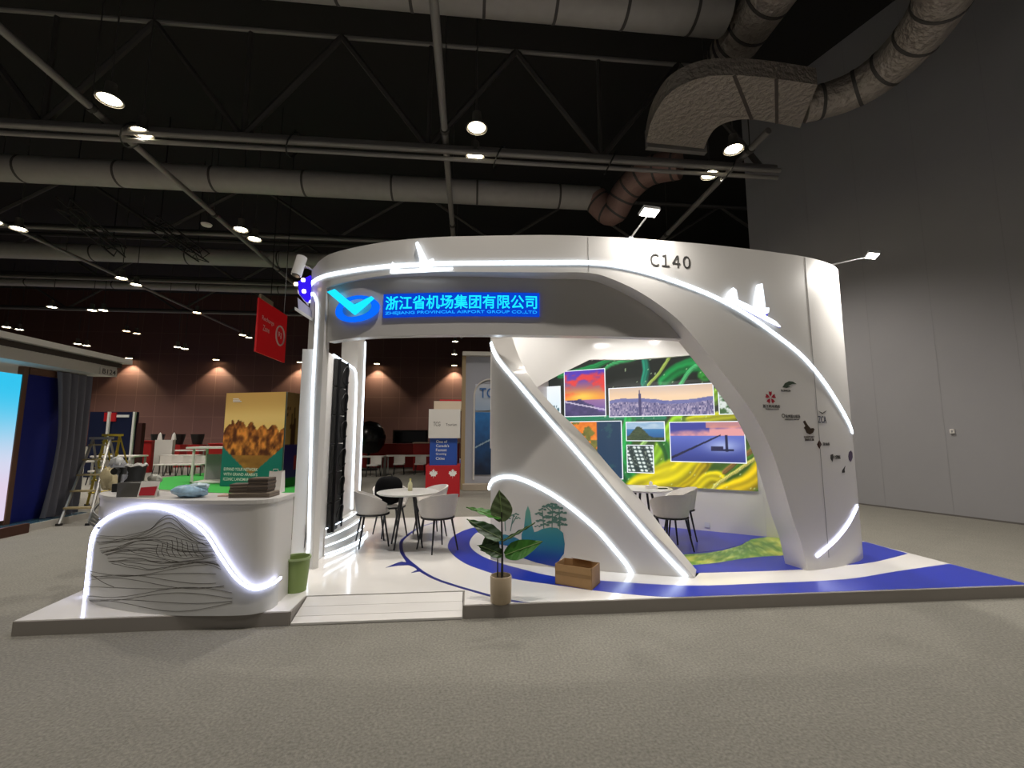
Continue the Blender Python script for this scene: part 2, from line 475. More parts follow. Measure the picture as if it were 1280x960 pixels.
# LED lines of the facade
def led(px, plan, name, parent, m=M_led, w=.034, off=.002, th=.012, k=6):
    sz = smooth_path([Vector(plan.hit(u, v)) for u, v in px], k)
    return strip_on(MB(), plan, sz, w, off, th).build(name, m, parent)
led([(388, 357), (392, 352), (400, 347.5), (420, 342), (450, 337), (480, 333.5), (530, 330.5), (600, 329), (680, 328.5), (735, 328.5), (770, 332), (810, 341), (850, 354), (890, 370), (930, 391), (970, 419), (1000, 443), (1020, 465), (1040, 493), (1055, 518), (1062, 532), (1065, 541)], C1, 'led_strip', facade)
led([(1020, 695), (1030, 687), (1045, 673), (1058, 657), (1066, 643), (1071, 632)], C1, 'led_strip', facade, M_ledv, .036)
# LED loop of the narrow end panel
led([(376, 698), (381, 697), (385, 690), (386.5, 672), (388, 600), (391, 500), (394.5, 430), (396.5, 395), (396, 376), (391.5, 367.5), (387.5, 371), (386, 378)], C1, 'led_strip', facade, M_led, .03)
# plane emblems in light
def emblem(poly_px, plan, name, parent, m, off=.02, th=.03):
    P = [plan.hit(u, v) for u, v in poly_px]
    f = [plan.at(s, off+th, z) for s, z in P]; b = [plan.at(s, off, z) for s, z in P]; n = len(P)
    tri = tessellate_polygon([[Vector((s, z, 0)) for s, z in P]])
    return MB().add(f+b, [tuple(t) for t in tri]+[tuple(i+n for i in t)[::-1] for t in tri]+[(i, (i+1) % n, (i+1) % n+n, i+n) for i in range(n)]).build(name, m, parent)
emblem([(490, 343), (491, 336), (493, 329), (497, 332), (499, 339), (527, 337.5), (526, 325), (521, 306), (524, 304), (532, 320), (536, 328), (543, 325), (544, 330), (539, 331), (539, 337), (567, 336), (566, 338.5), (530, 341.5)], C1, 'aeroplane_emblem', facade, glow('emblem_white', '#eef6ff', 1.5))
emblem([(904, 374), (908, 366), (913, 361), (917, 364), (919, 376), (940, 386), (941, 372), (944, 357), (949, 356), (951, 370), (953, 386), (957.5, 386), (957, 392), (952, 395), (966, 403), (972, 409.5), (958, 403), (930, 388.5), (915, 380)], C1, 'aeroplane_emblem', facade, glow('emblem_white', '#eef6ff', 1.5))
emblem([(911, 370), (915, 361), (919, 362), (922, 375), (943, 385), (946, 357), (951, 356), (956, 384), (961, 387), (958, 397), (975, 410), (950, 398), (920, 383)], C1, 'emblem_backlight', facade, glow('emblem_violet', '#4a3fd8', .8), .002, .006)
# stand number
s0, z0 = C1.hit(813, 331.5); s1, z1 = C1.hit(863, 334); _, zt = C1.hit(815, 316)
text_on(MB(), C1, 'Ｃ１４０', s0, z0-.01, s1-s0, zt-z0, .003, .002, .006, .56).build('stand_number', M_ink, facade)
# partner logos on the right foot
def logo_text(body, u0, v0, u1, v1, m=M_ink, name='logo_lettering'):
    s0, z0 = C1.hit(u0, v1); s1, _ = C1.hit(u1, v1); _, zt = C1.hit(u0, v0)
    return text_on(MB(), C1, body, s0, z0, s1-s0, zt-z0, .002, .001).build(name, m, facade)
M_red = mat('logo_red', '#a3122c', .5)
def logo_shape(px, m, name='logo_mark'):
    return emblem(px, C1, name, facade, m, .001, .002)
star = MB()
cx, cz = C1.hit(963, 497)
for k in range(5):
    a = PI/2+2*PI*k/5; pts = []
    for (r, da) in ((.012, 0), (.05, -.42), (.078, -.28), (.066, 0), (.078, .28), (.05, .42)): pts.append((cx+r*math.cos(a+da), cz+r*math.sin(a+da)))
    tri = tessellate_polygon([[Vector((p[0], p[1], 0)) for p in pts]])
    star.add([C1.at(p[0], .003, p[1]) for p in pts], [tuple(t) for t in tri])
star.build('logo_mark', M_red, facade, label='red five petal flower mark')
logo_text('浙江机场酒店', 953.5, 505.5, 975, 509.5); logo_text('ZHEJIANG HOTEL', 957, 510.5, 974, 512)
logo_shape([(978, 484), (981, 479), (986, 476.5), (991, 477), (995.5, 480), (990, 480), (985, 482.5), (988, 483.5), (983, 485)], mat('logo_green', '#3c4a3a', .5))
logo_text('乐清机场', 976, 486.5, 988, 489.5)
logo_text('杭州萧山机场', 982, 518, 1000, 522.5); logo_text('HANGZHOU AIRPORT', 981, 523.5, 999, 524.6)
mb = MB(); c0 = C1.hit(979, 519.6)
mb.lathe([(.024, 0), (.016, 0), (.016, .001), (.024, .001), (.024, 0)], n=14)
mb.v = [tuple(C1.at(c0[0]+x, .002+z, c0[1]+y)) for x, y, z in mb.v]; mb.build('logo_mark', M_ink, facade)
M_br = mat('logo_brown', '#3a2c1c', .5)
logo_shape([(1003.5, 527), (1006, 525.5), (1008, 529), (1010, 532), (1013, 535.5), (1016.5, 535), (1018, 537), (1016, 541), (1012, 543), (1008, 541), (1006, 536), (1004.5, 535), (1006.5, 532.5)], M_br)
logo_text('ZHEPORT', 1004.5, 545, 1018, 547.3, M_br); logo_text('浙商文旅', 1006, 548, 1017.5, 551, M_br)
logo_shape([(1022.5, 513.5), (1028, 516), (1033, 513), (1032.5, 514), (1028, 517.2), (1026.5, 516.5)], M_ink)
logo_text('ZCA', 1023, 520, 1033, 528.5, mat('logo_navy', '#25344f', .5))
logo_shape([(1021, 555.5), (1024, 550), (1027, 555.5), (1024, 561)], mat('logo_maroon', '#3a1710', .5)); logo_text('浙油商', 1028.5, 553, 1037, 557)
logo_shape([(1038, 568.5), (1041, 567.5), (1042, 571), (1040.5, 577), (1038, 573)], M_ink); logo_text('空港物流', 1043, 569, 1050.5, 574)
logo_shape([(1061, 565), (1063.5, 563), (1065.3, 566), (1065.5, 572), (1063.5, 577), (1061, 575), (1060.2, 570)], mat('logo_purple', '#4a3a58', .5))
logo_shape([(1052.5, 588), (1054.5, 585), (1056.5, 582), (1055.5, 587), (1056, 590.5), (1052.5, 591)], M_ink)

# ---- recessed name panel with the glowing sign
q_ = C1.at(C1.hit(406.5, 427)[0], -.02); FZ = PY(405.5, 427, q_.y).z
fpx = [(405, 427), (453, 421.5), (530, 419), (615, 418.5), (700, 419.5), (778, 421), (859, 424.5)]
fp = [PZ(u, v, FZ).xy for u, v in fpx]
C2 = Plan([tuple(q_.xy)]+fp[1:]+[(3.15, 5.35)])
fascia = wall_strip(MB(), C2, frange(0, C2.L, 60), lambda s: FZ, lambda s: 3.72, 0, -.12).build('name_panel', M_panel, booth)
s0, z0 = C2.hit(481, 395.5); s1, _ = C2.hit(673, 396); _, zt = C2.hit(481, 371.5); _, zm = C2.hit(481, 389)
box_ = wall_strip(MB(), C2, frange(s0-.01, s1+.01, 24), lambda s: z0-.02, lambda s: zt+.025, .03, .004).build('sign_backing', M_deepsign, fascia)
text_on(MB(), C2, '浙江省机场集团有限公司', s0+.02, zm, s1-s0-.04, zt-zm-.005, .036, .004, .012).build('sign_lettering', M_cyan, fascia)
text_on(MB(), C2, 'ZHEJIANG PROVINCIAL AIRPORT GROUP CO.,LTD', s0+.02, z0, s1-s0-.04, (zm-z0)*.68, .036, .004, .004).build('sign_lettering', glow('sign_light_blue', '#1f9cff', 1.1), fascia)
# emblem: oval ring and tick
cs_, cz_ = C2.hit(447, 387); e_ = C2.hit(474, 388); w_ = C2.hit(422, 388); rx = (e_[0]-w_[0])/2; rz = abs(C2.hit(447, 372)[1]-C2.hit(447, 404)[1])/2
mb = MB(); vs = []; N = 40
for k in range(N):
    a = 2*PI*k/N
    for (q, zofs, o) in ((1, 0, .02), (1, 0, .05), (.70, .012, .05), (.70, .012, .02)):
        vs.append(C2.at(cs_+rx*q*math.cos(a), o, cz_+zofs+rz*q*math.sin(a)))
fs = []
for k in range(N):
    a, b = 4*k, 4*((k+1) % N)
    for q in range(4): fs.append((a+q, a+(q+1) % 4, b+(q+1) % 4, b+q))
mb.add(vs, fs); mb.build('sign_emblem_ring', M_bluesign, fascia)
emblem([(415, 367), (424, 363.5), (436, 374), (448, 383), (468, 372.5), (471, 375), (460, 385), (448, 395.5)], C2, 'sign_emblem_tick', M_cyan and fascia, M_cyan, .055, .02)

# ---- swoosh wall on the left of the meeting room
C3 = Plan([(.20, 5.93), (.30, 5.74), (.46, 5.61), (.71, 5.48), (1.06, 5.32), (1.84, 5.03), (2.51, 4.80), (2.75, 4.72)])
dpx = [(614.5, 424), (617, 432), (625, 446), (640, 464), (660, 486), (690, 520), (730, 566), (770, 613), (810, 659), (840, 690), (868, 721.5)]
dia = [C3.hit(u, v) for u, v in dpx]
ztop = lerp_table([(p.x, p.y) for p in smooth_path([Vector(p) for p in dia], 6)])
sE = dia[-1][0]
# back outline 
C3b = Plan([(p.x+.10, p.y+.30) for p in C3.P[::12]]+[(C3.P[-1].x+.1, C3.P[-1].y+.3)])
bpx = [(640, 421), (648, 444), (658, 464), (672, 485), (692, 508), (726, 541), (768, 590), (805, 630), (845, 682), (878, 721)]
dib = [C3b.hit(u, v) for u, v in bpx]
zt_b = lerp_table([(p.x, p.y) for p in smooth_path([Vector(p) for p in dib], 6)])
f_px = smooth_path([Vector(p) for p in dia], 8); b_px = smooth_path([Vector(p) for p in dib], 8)
n = 48
def resample(P, n):
    P = [Vector(p) for p in P]; S = [0]
    for a, b in zip(P, P[1:]): S.append(S[-1]+(b-a).length)
    out = []; j = 0
    for i in range(n+1):
        t = S[-1]*i/n
        while j < len(S)-2 and S[j+1] < t: j += 1
        l = S[j+1]-S[j]; out.append(P[j]+(P[j+1]-P[j])*((t-S[j])/l if l else 0))
    return out
fr = resample(f_px, n); bk = resample(b_px, n)
mb = MB(); vs = []
s_left = dia[0][0]
front_top = [C3.at(p.x, 0, p.y) for p in fr]; back_top = [C3b.at(p.x, 0, p.y) for p in bk]
front_bot = [C3.at(p.x, 0, ZP) for p in fr]; back_bot = [C3b.at(p.x, 0, ZP) for p in bk]
m_ = n+1; V = front_top+back_top+front_bot+back_bot; fs = []
for i in range(n):
    fs += [(i, i+1, 2*m_+i+1, 2*m_+i), (i, m_+i, m_+i+1, i+1), (m_+i, 3*m_+i, 3*m_+i+1, m_+i+1), (2*m_+i, 2*m_+i+1, 3*m_+i+1, 3*m_+i)]
# left end return up to the name panel
V += [C3.at(s_left, 0, 3.3), C3b.at(dib[0][0], 0, 3.3)]
a, b = len(V)-2, len(V)-1
fs += [(0, a, b, m_), (2*m_, 0, m_, 3*m_), (n, 2*m_+n, 3*m_+n, m_+n)]
swoosh = mb.add(V, fs, True).build('swoosh_wall', M_white, booth, autosmooth=35)
led([(614, 428), (616.5, 437), (622, 448), (632, 461), (650, 482), (680, 518), (720, 564), (762, 613), (800, 658), (830, 692), (858, 721)], C3, 'led_strip', swoosh, M_led, .036)
led([(611.5, 612), (613, 605), (618, 599.5), (630, 596), (645, 597), (668, 606), (695, 621), (722, 641), (748, 664), (768, 687), (782, 704), (791, 719)], C3, 'led_strip', swoosh, M_led, .036)
# printed island with lighthouse and trees
def decal(px, name):
    P = [C3.hit(u, v) for u, v in px]; tri = tessellate_polygon([[Vector((s, z, 0)) for s, z in P]])
    # split long triangles so the print follows the curve and its colours blend
    vs = [Vector(p) for p in P]; fs = [tuple(t) for t in tri]
    for _ in range(4):
        nf = []; cache = {}
        def mid(i, j):
            k = (min(i, j), max(i, j))
            if k not in cache: vs.append((vs[i]+vs[j])/2); cache[k] = len(vs)-1
            return cache[k]
        big = max((vs[f[a]]-vs[f[(a+1) % 3]]).length for f in fs for a in range(3))
        if big < .05: break
        for a, b, c in fs:
            ab, bc, ca = mid(a, b), mid(b, c), mid(c, a); nf += [(a, ab, ca), (ab, b, bc), (ca, bc, c), (ab, bc, ca)]
        fs = nf
    mb = MB(); mb.add([C3.at(p.x, .004, p.y) for p in vs], fs)
    za = C3.hit(700, 709)[1]; zb_ = C3.hit(700, 650)[1]
    mb.c = [mix(mix((.06, .20, .62), (.10, .48, .60), sstep(za, za+(zb_-za)*.55, p.y)), (.42, .66, .60), sstep(za+(zb_-za)*.4, zb_+.1, p.y)) for p in vs]
    return mb.build(name, printed('printed_vinyl', 0, .3), swoosh)
decal([(613, 672), (620, 668), (632, 668), (645, 672), (652, 676), (652, 668), (655, 660), (657, 640), (660, 632), (663, 640), (665, 655), (668, 665), (672, 664), (678, 661), (688, 659), (697, 660), (704, 666), (706, 680), (705, 692), (699, 700), (700, 709), (690, 707.5), (670, 703), (655, 698), (646, 690), (634, 682), (622, 680), (613, 683)], 'island_print')
rt = random.Random(5)
def blob(u, v, r):
    k = 7; return [(u+r*math.cos(2*PI*i/k)*rt.uniform(.6, 1.2), v+r*.55*math.sin(2*PI*i/k)*rt.uniform(.6, 1.2)) for i in range(k)]
M_tree = mat('tree_print', '#5d8378', .4)
def tree(blobs, trunks):
    mb = MB()
    for (u, v, r) in blobs:
        for dx, dv in ((0, 0), (-r*.8, 1.2), (r*.8, 1.0)):
            P = [C3.hit(a, b) for a, b in blob(u+dx, v+dv, r*.62)]; tri = tessellate_polygon([[Vector((s, z, 0)) for s, z in P]])
            mb.add([C3.at(s, .003, z) for s, z in P], [tuple(t) for t in tri])
    for (u0, v0, u1, v1) in trunks: strip_on(mb, C3, [Vector(C3.hit(u0, v0)), Vector(C3.hit(u1, v1))], .012, .002, .002)
    mb.build('tree_print', M_tree, swoosh)
tree([(674, 641, 4), (678, 636, 4), (684, 632, 5), (690, 630, 5), (697, 634, 6), (702, 640, 5), (692, 640, 6), (700, 648, 7), (684, 645, 5), (676, 650, 5), (693, 652, 7), (703, 655, 5), (681, 655, 5), (672, 657, 3), (690, 646, 5)],
     [(690, 662, 691, 630), (700, 662, 699, 636), (680, 662, 678, 638), (694, 645, 703, 640), (690, 640, 683, 634), (684, 648, 674, 643), (697, 652, 706, 648)])
tree([(640, 644, 3), (645, 642, 3), (635, 647, 3), (629, 646, 2.5), (648, 647, 2.5)], [(638, 664, 642, 644), (632, 664, 631, 647), (640, 655, 646, 645)])

# ---- white inner hood over the meeting room
C4 = Plan([(.33, 6.25), (.55, 6.6), (1.0, 6.95), (1.7, 7.15), (2.4, 7.05), (3.1, 6.65), (3.7, 6.15), (4.1, 5.75)])
hp = [C4.hit(u, v) for u, v in [(628, 560), (640, 540), (655, 510), (671, 484), (700, 468), (738, 449), (790, 449.5), (850, 445), (895, 440), (960, 440)]]
hz = lerp_table(hp)
inner_hood = wall_strip(MB(), C4, frange(.02, C4.L, 60), hz, lambda s: 3.6, 0, -.06).build('inner_hood', M_white, booth)
# ---- back wall carrying the mural, and the pier joining it to the facade
CM = Plan([(1.55, 8.66), (4.56, 6.60)], smooth=False)
mw = wall_strip(MB(), CM, frange(-.05, CM.L+.14, 4), lambda s: ZP, lambda s: 3.6, 0, -.1).build('mural_wall', M_white, booth)
CP = Plan([(4.53, 6.60), (4.84, 6.42)], smooth=False)
wall_strip(MB(), CP, frange(0, CP.L, 1), lambda s: ZP, lambda s: 3.6, .0, -.08).build('pier_panel', M_white, booth)
CW = Plan([(.42, 6.12), (.75, 6.9), (1.2, 7.9), (1.55, 8.70)])
wall_strip(MB(), CW, frange(0, CW.L, 20), lambda s: ZP, lambda s: 3.5, 0, -.08).build('inner_side_wall', M_white, booth)
# wall socket
s_, z_ = CM.hit(884, 656)
strip_on(MB(), CM, [Vector((s_-.04, z_)), Vector((s_+.04, z_))], .08, .002, .01).build('socket', mat('socket_white', '#cfcfd4', .4), mw)

# ---- left side wall with screen rack and stepped lit base
XL = -1.85
Y0_ = 5.74
CLr = Plan([(XL, Y0_), (XL, 8.66)], smooth=False)
mb = MB()
def ztop_side(s):
    y = s+Y0_
    if y > 7.42: return 3.6
    return 2.74+(.0 if y < 7.1 else -.10*((y-7.1)/.32)**2)
side = wall_strip(mb, CLr, sorted(frange(0, 7.419-Y0_, 16)+[7.4195-Y0_]+[7.421-Y0_, 7.9-Y0_]), lambda s: ZP, ztop_side, 0, -.26).build('side_wall', M_white, booth)
def led3(path, name, r=.013, m=M_led, parent=None): return MB().tube(path, r, 6).build(name, m, parent or side)
led3([Vector((XL+.01, 6.1, 2.74)), Vector((XL+.01, 6.9, 2.73)), Vector((XL+.01, 7.2, 2.72)), Vector((XL+.01, 7.34, 2.66)), Vector((XL+.01, 7.40, 2.5)), Vector((XL+.01, 7.42, .5))], 'led_strip', .011)
led3([Vector((XL+.005, 7.90, 3.3)), Vector((XL+.005, 7.90, .55))], 'led_strip', .011)
# screen rack: black modules with cable loops
rack = empty('led_screen_rack', (XL+.03, 6.5, ZP), 'black upright rack of screen modules with hanging cable loops inside the left column', 'screen rack')
for k in range(6):
    z = .40+k*.385
    MB().box((XL+.035, 6.38, z+.185), (.05, .46, .37)).build('screen_module', M_black, rack)
    m_ = MB()
    m_.tube([Vector((XL+.08+.02*math.sin(a*1.3), 6.50+.11*math.cos(a), z+.18+.13*math.sin(a))) for a in frange(0, 5.6, 18)], .007, 5)
    m_.build('cable_loop', M_darkmetal, rack)
mb = MB().box((XL+.075, 6.20, 1.55), (.03, .03, 2.3)); mb.box((XL+.075, 6.58, 1.55), (.03, .03, 2.3)); mb.build('rack_rail', M_darkmetal, rack)
# stepped base
for k, (zt, ox) in enumerate(((.47, .10), (.36, .16), (.25, .22), (.15, .28))):
    zb_ = (.36, .25, .15, ZP)[k]
    path = smooth_path([Vector((XL+.012+ox*.02, 6.10)), Vector((XL+ox*.55, 6.42)), Vector((XL+ox*.9, 6.8)), Vector((XL+ox, 7.2)), Vector((XL+ox*.9, 7.42))], 6)
    MB().prism([(p.x, p.y) for p in path]+[(XL+.004, 7.42), (XL+.004, 6.10)], zb_, zt).build('plinth_step', M_white, side)
    led3([Vector((p.x+.006, p.y, zt-.008)) for p in path], 'led_strip', .006)
# dark slot at the foot of the narrow end panel
emblem([(373.5, 656), (381.5, 655), (382.5, 672), (381, 684), (378, 689), (375, 684), (373.5, 672)], C1, 'dark_slot', facade, M_black, .001, .003)

# ---- mural light box
mural = empty('photo_mural', (3, 7.6, .8), 'bright green and yellow backlit mural with framed travel photos on the meeting room wall', 'mural')
z0m = .80; z1m = 3.28
STROKES = []
for px, wpx, c in (
    ([(700, 470), (735, 462), (762, 452), (792, 444)], 4, (.14, .62, .34)), ([(735, 478), (765, 458), (800, 446)], 2.5, (.30, .75, .45)),
    ([(806, 480), (809, 462), (806, 444)], 4.5, (.16, .60, .48)), ([(812, 482), (826, 466), (838, 446)], 2.2, (.74, .84, .40)),
    ([(832, 478), (850, 462), (878, 455), (898, 448)], 9, (.12, .60, .30)), ([(851, 482), (858, 470), (868, 460), (882, 455)], 2.5, (.35, .82, .50)),
    ([(880, 470), (900, 462), (925, 450)], 8, (.22, .62, .24)), ([(700, 526), (760, 524), (830, 522)], 4, (.16, .58, .42)),
    ([(862, 527), (890, 523), (930, 517)], 7, (.80, .80, .12)), ([(892, 500), (902, 485), (918, 470)], 8, (.55, .74, .20)),
    ([(776, 606), (781, 575), (784, 545), (788, 524)], 8, (.14, .74, .34)), ([(812, 596), (824, 570), (834, 548), (848, 528)], 11, (.60, .82, .16)),
    ([(824, 545), (832, 560), (838, 580)], 6, (.16, .50, .18)), ([(760, 560), (772, 575), (790, 600)], 9, (.10, .55, .26)),
    ([(935, 575), (950, 560), (968, 545)], 7, (.10, .55, .38)), ([(880, 612), (910, 592), (935, 572), (960, 556)], 8, (.34, .58, .14)),
    ([(795, 610), (818, 598), (840, 586)], 13, (.90, .84, .06)), ([(820, 612), (846, 600), (862, 582), (878, 566)], 15, (.95, .88, .04)),
    ([(850, 614), (868, 598), (880, 580)], 7, (.80, .70, .04)), ([(872, 612), (886, 600), (896, 598)], 10, (.92, .84, .08)),
    ([(898, 622), (918, 612), (940, 600), (975, 580)], 11, (.96, .82, .04)), ([(884, 618), (904, 600), (930, 582), (950, 565)], 2, (.92, .88, .45)),
    ([(905, 590), (925, 572), (945, 558)], 3, (.60, .45, .22)), ([(800, 560), (812, 545), (826, 530)], 3, (.70, .90, .50))):
    P = smooth_path([Vector(CM.hit(u, v)) for u, v in px], 6); STROKES.append((P, wpx*.0128, c, len(STROKES)))
def mural_col(a, z):
    """a metres along the wall, z metres up"""
    q = Vector((a, z)); t = (z-z0m)/(z1m-z0m)
    q += Vector((.10*(fbm(a*2.1, z*2.1)-.5), .10*(fbm(a*2.3+9, z*2.3)-.5)))
    c = mix((.10, .12, .11), (.17, .19, .18), fbm(a*2, t*3))
    c = mix(c, mix((.10, .24, .12), (.36, .46, .10), fbm(a*3+4, z*3)), sstep(.62, .18, t))
    for P, w_, col, k in STROKES:
        best = 9; sg = 0; along = 0
        for i in range(0, len(P)-1, 2):
            A, B = P[i], P[min(i+2, len(P)-1)]; e = B-A; l2 = e.length_squared
            f = min(1, max(0, (q-A).dot(e)/l2)) if l2 else 0
            d = (q-A-e*f); L = d.length
            if L < best: best = L; sg = e.x*d.y-e.y*d.x; along = i+f*2
        m = 1-sstep(w_*.75, w_*1.25, best)
        if m > 0:
            x = (best/w_)*(1 if sg > 0 else -1)
            fold = .80+.20*x+.12*math.sin(x*7+along*.25+k)
            c = mix(c, tuple(v_*fold for v_ in col), m)
    if vn(a*42, t*60) > .93: c = mix(c, (.85, .95, .75), .7)
    return c
Mm = printed('mural_backlit', .88, .4)
a0 = .02; Lm = CM.L-.10
D = (CM.P[1]-CM.P[0]).normalized(); D3 = Vector((D.x, D.y, 0))
O = CM.at(a0, .045, z0m)
picture('mural_print', Mm, O, D3*(Lm-a0), Vector((0, 0, z1m-z0m)), 210, 130, lambda s, t: mural_col(a0+s*(Lm-a0), z0m+t*(z1m-z0m)), mural, th=.04)
def sunset(s, t):
    n = fbm(s*4+1, t*7); c = mix((.98, .60, .22), (.35, .25, .72), sstep(.32, .95, t)); c = mix(c, (.95, .28, .25), sstep(.42, .62, n)*sstep(.35, .5, t)*.9*(1-sstep(.85, 1.1, t))); 
    c = mix(c, (1, .82, .35), math.exp(-((s-.45)/.35)**2-((t-.42)/.10)**2))
    hill = .30+.10*math.sin(s*4+.5)-.22*max(0, s-.55)+.02*math.sin(s*20)
    if t < .36: c = mix((.36, .30, .62), (.62, .45, .62), t/.36)
    if t < hill-.04: c = mix((.20, .20, .34), (.42, .36, .56), fbm(s*10, t*14))
    if abs(t-(.22-.2*(s-.5)))<.012: c=(.85,.8,.9)
    return c
def city(s, t):
    c = mix((.98, .85, .72), (.80, .72, .70), sstep(.6, 1, t)); c = mix(c, (.93, .78, .60), fbm(s*6, t*4)*.8)
    ridge = .52+.10*fbm(s*9, 2)+.06*math.sin(s*7)
    if t < ridge: c = mix((.36, .38, .62), (.50, .50, .68), fbm(s*20, t*6))
    if t < ridge-.12:
        k = vn(math.floor(s*95)*1.7, math.floor(t*16)*2.3+math.floor(s*95)); c = mix((.22, .22, .42), (.80, .74, .82), k)
    if abs(s-.315) < .013 and t < .78: c = (.26, .24, .42)
    if abs(s-.315) < .006 and t < .9: c = (.26, .24, .42)
    return c
def pier(s, t):
    c = mix((.90, .62, .62), (.24, .26, .60), sstep(.66, .82, t+.25*(fbm(s*5, t*5)-.5)-.15*(s > .55)*s))
    if t > .85 and s > .5: c = mix(c, (.95, .62, .50), .7)
    if t < .66: c = mix((.20, .24, .52), (.38, .44, .78), t/.66); c = mix(c, (.75, .80, .95), .75*math.exp(-((s-.72)/.22)**2-((t-.40)/.16)**2)); 
    y = .08+.58*(s/.68)
    if s < .70 and abs(t-y) < .035-.022*s: c = (.12, .12, .25)
    if abs(s-.77) < .018 and .25 < t < .68: c = (.12, .13, .28)
    if .56 < s < .86 and abs(t-.30) < .03: c = (.10, .12, .26)
    if abs(s-.64) < .08 and abs(t-.34) < .05: c = (.15, .15, .30)
    return c
def island(s, t):
    c = mix((.10, .30, .55), (.25, .50, .70), t/.6) if t < .62 else mix((.80, .86, .90), (.45, .62, .78), fbm(s*4, t*6))
    h = .12+.62*math.exp(-((s-.33)/.22)**2)+.08*fbm(s*18, 1)
    if t < h: c = mix((.14, .22, .16), (.36, .40, .26), fbm(s*16, t*16))
    return c
def umbrellas(s, t):
    x = s*6+1.9*t; y = t*7; fx, fy = x % 1-.5, y % 1-.5; d = math.hypot(fx, fy*1.1)
    return mix((.88, .92, .90), (.20, .28, .28), sstep(.28, .46, d)) if int(x) % 3 != 2 else mix((.16, .22, .22), (.5, .55, .5), sstep(.6, .8, vn(x*3, y*3)))
def coral(s, t):
    c = (.08, .22, .34); n = fbm(s*6, t*6)
    if s < .62: c = mix((.85, .38, .10), (.98, .62, .22), fbm(s*22, t*22)) if n > .40 else mix((.30, .32, .16), (.65, .60, .25), fbm(s*14, t*14))
    elif n > .62: c = (.14, .30, .36)
    return c
def bay(s, t):
    c = mix((.86, .93, .96), (.95, .97, .99), t); 
    if t < .35 and fbm(s*6, t*6) > .5: c = (.25, .42, .46)
    return c
def village(s, t):
    return mix((.25, .40, .22), (.85, .88, .86), sstep(.42, .6, fbm(s*9, t*9)))
Mp = printed('photo_backlit', .86, .4); M_frame = glow('frame_white', '#e8ecf2', 1.0)
def mural_photo(u0, v0, u1, v1, fn, nx, ny):
    a, zt0 = CM.hit(u0, v0); _, zb0 = CM.hit(u0, v1); b, zt1 = CM.hit(u1, v0); _, zb1 = CM.hit(u1, v1)
    zt = (zt0+zt1)/2; zb = (zb0+zb1)/2
    fr = MB(); w = .014
    A = CM.at(a, .05, zb); 
    for (x0, x1, y0, y1) in ((a, b, zb-w, zb), (a, b, zt, zt+w), (a-w, a, zb-w, zt+w), (b, b+w, zb-w, zt+w)):
        P = [CM.at(x0, .046, y0), CM.at(x1, .046, y0), CM.at(x1, .046, y1), CM.at(x0, .046, y1)]
        Nv = CM.at(0, .012, 0)-CM.at(0, 0, 0); fr.plate(P, Nv)
    f = fr.build('photo_frame', M_frame, mural)
    globals()['LAST'] = f
    picture('photo_print', Mp, CM.at(a, .055, zb), D3*(b-a), Vector((0, 0, zt-zb)), nx, ny, fn, f, th=.008)
for r_, fn_, nx_, ny_, lb in (((707, 463.5, 756.5, 520), sunset, 44, 50, 'sunset over hills photo'), ((762.5, 483.5, 891, 519.5), city, 190, 48, 'wide city skyline photo'), ((838, 528, 929.5, 577), pier, 110, 60, 'pier at dusk photo'),
    ((784, 528, 830.5, 550.5), island, 44, 26, 'green island photo'), ((785, 557, 816.5, 590), umbrellas, 50, 54, 'rows of pale parasols photo'), ((700, 527.5, 777, 596), coral, 60, 56, 'orange coral and sea photo'),
    ((664, 484, 701, 520), bay, 24, 24, 'pale misty photo at the left'), ((898, 477, 945, 517), village, 40, 30, 'green and white photo at the right')):
    mural_photo(*r_, fn_, nx_, ny_)
    LAST['label'] = lb
# ================================================================== COUNTER
cz1 = 1.085
counter = empty('reception_counter', (-2.7, 4.6, ZP), 'curved white reception counter with a wave of light and mountain contour lines on its front', 'counter')
CC = Plan([(-3.60, 5.36), (-3.70, 5.12), (-3.66, 4.90), (-3.42, 4.66), (-3.07, 4.47), (-2.75, 4.35), (-2.46, 4.28), (-2.2, 4.25), (-1.95, 4.235), (-1.83, 4.26), (-1.765, 4.33), (-1.75, 4.45), (-1.75, 4.74)])
fpts = [p for p in CC.P]
back = [(-2.3, 4.74), (-2.7, 4.82), (-3.1, 4.97), (-3.35, 5.14)]
body_poly = [(p.x, p.y) for p in fpts]+back
MB().prism(body_poly, ZP, cz1-.035).build('counter_body', M_white, counter)
topo = Plan([(p.x, p.y) for p in fpts], smooth=False)
top_poly = [tuple(topo.at(s, .012).xy) for s in frange(0, topo.L, 70)]+back
MB().prism(top_poly, cz1-.034, cz1).build('counter_top', M_white, counter)
wpx = [(103, 752), (104, 735), (107, 705), (113, 682), (125, 661), (142, 645), (165, 636), (190, 633), (215, 637), (240, 649), (260, 666), (277, 692), (295, 718), (308, 730), (320, 735), (333, 731), (346, 722)]
wv = [CC.hit(u, v) for u, v in wpx]
wsz = smooth_path([Vector(p) for p in wv], 6)
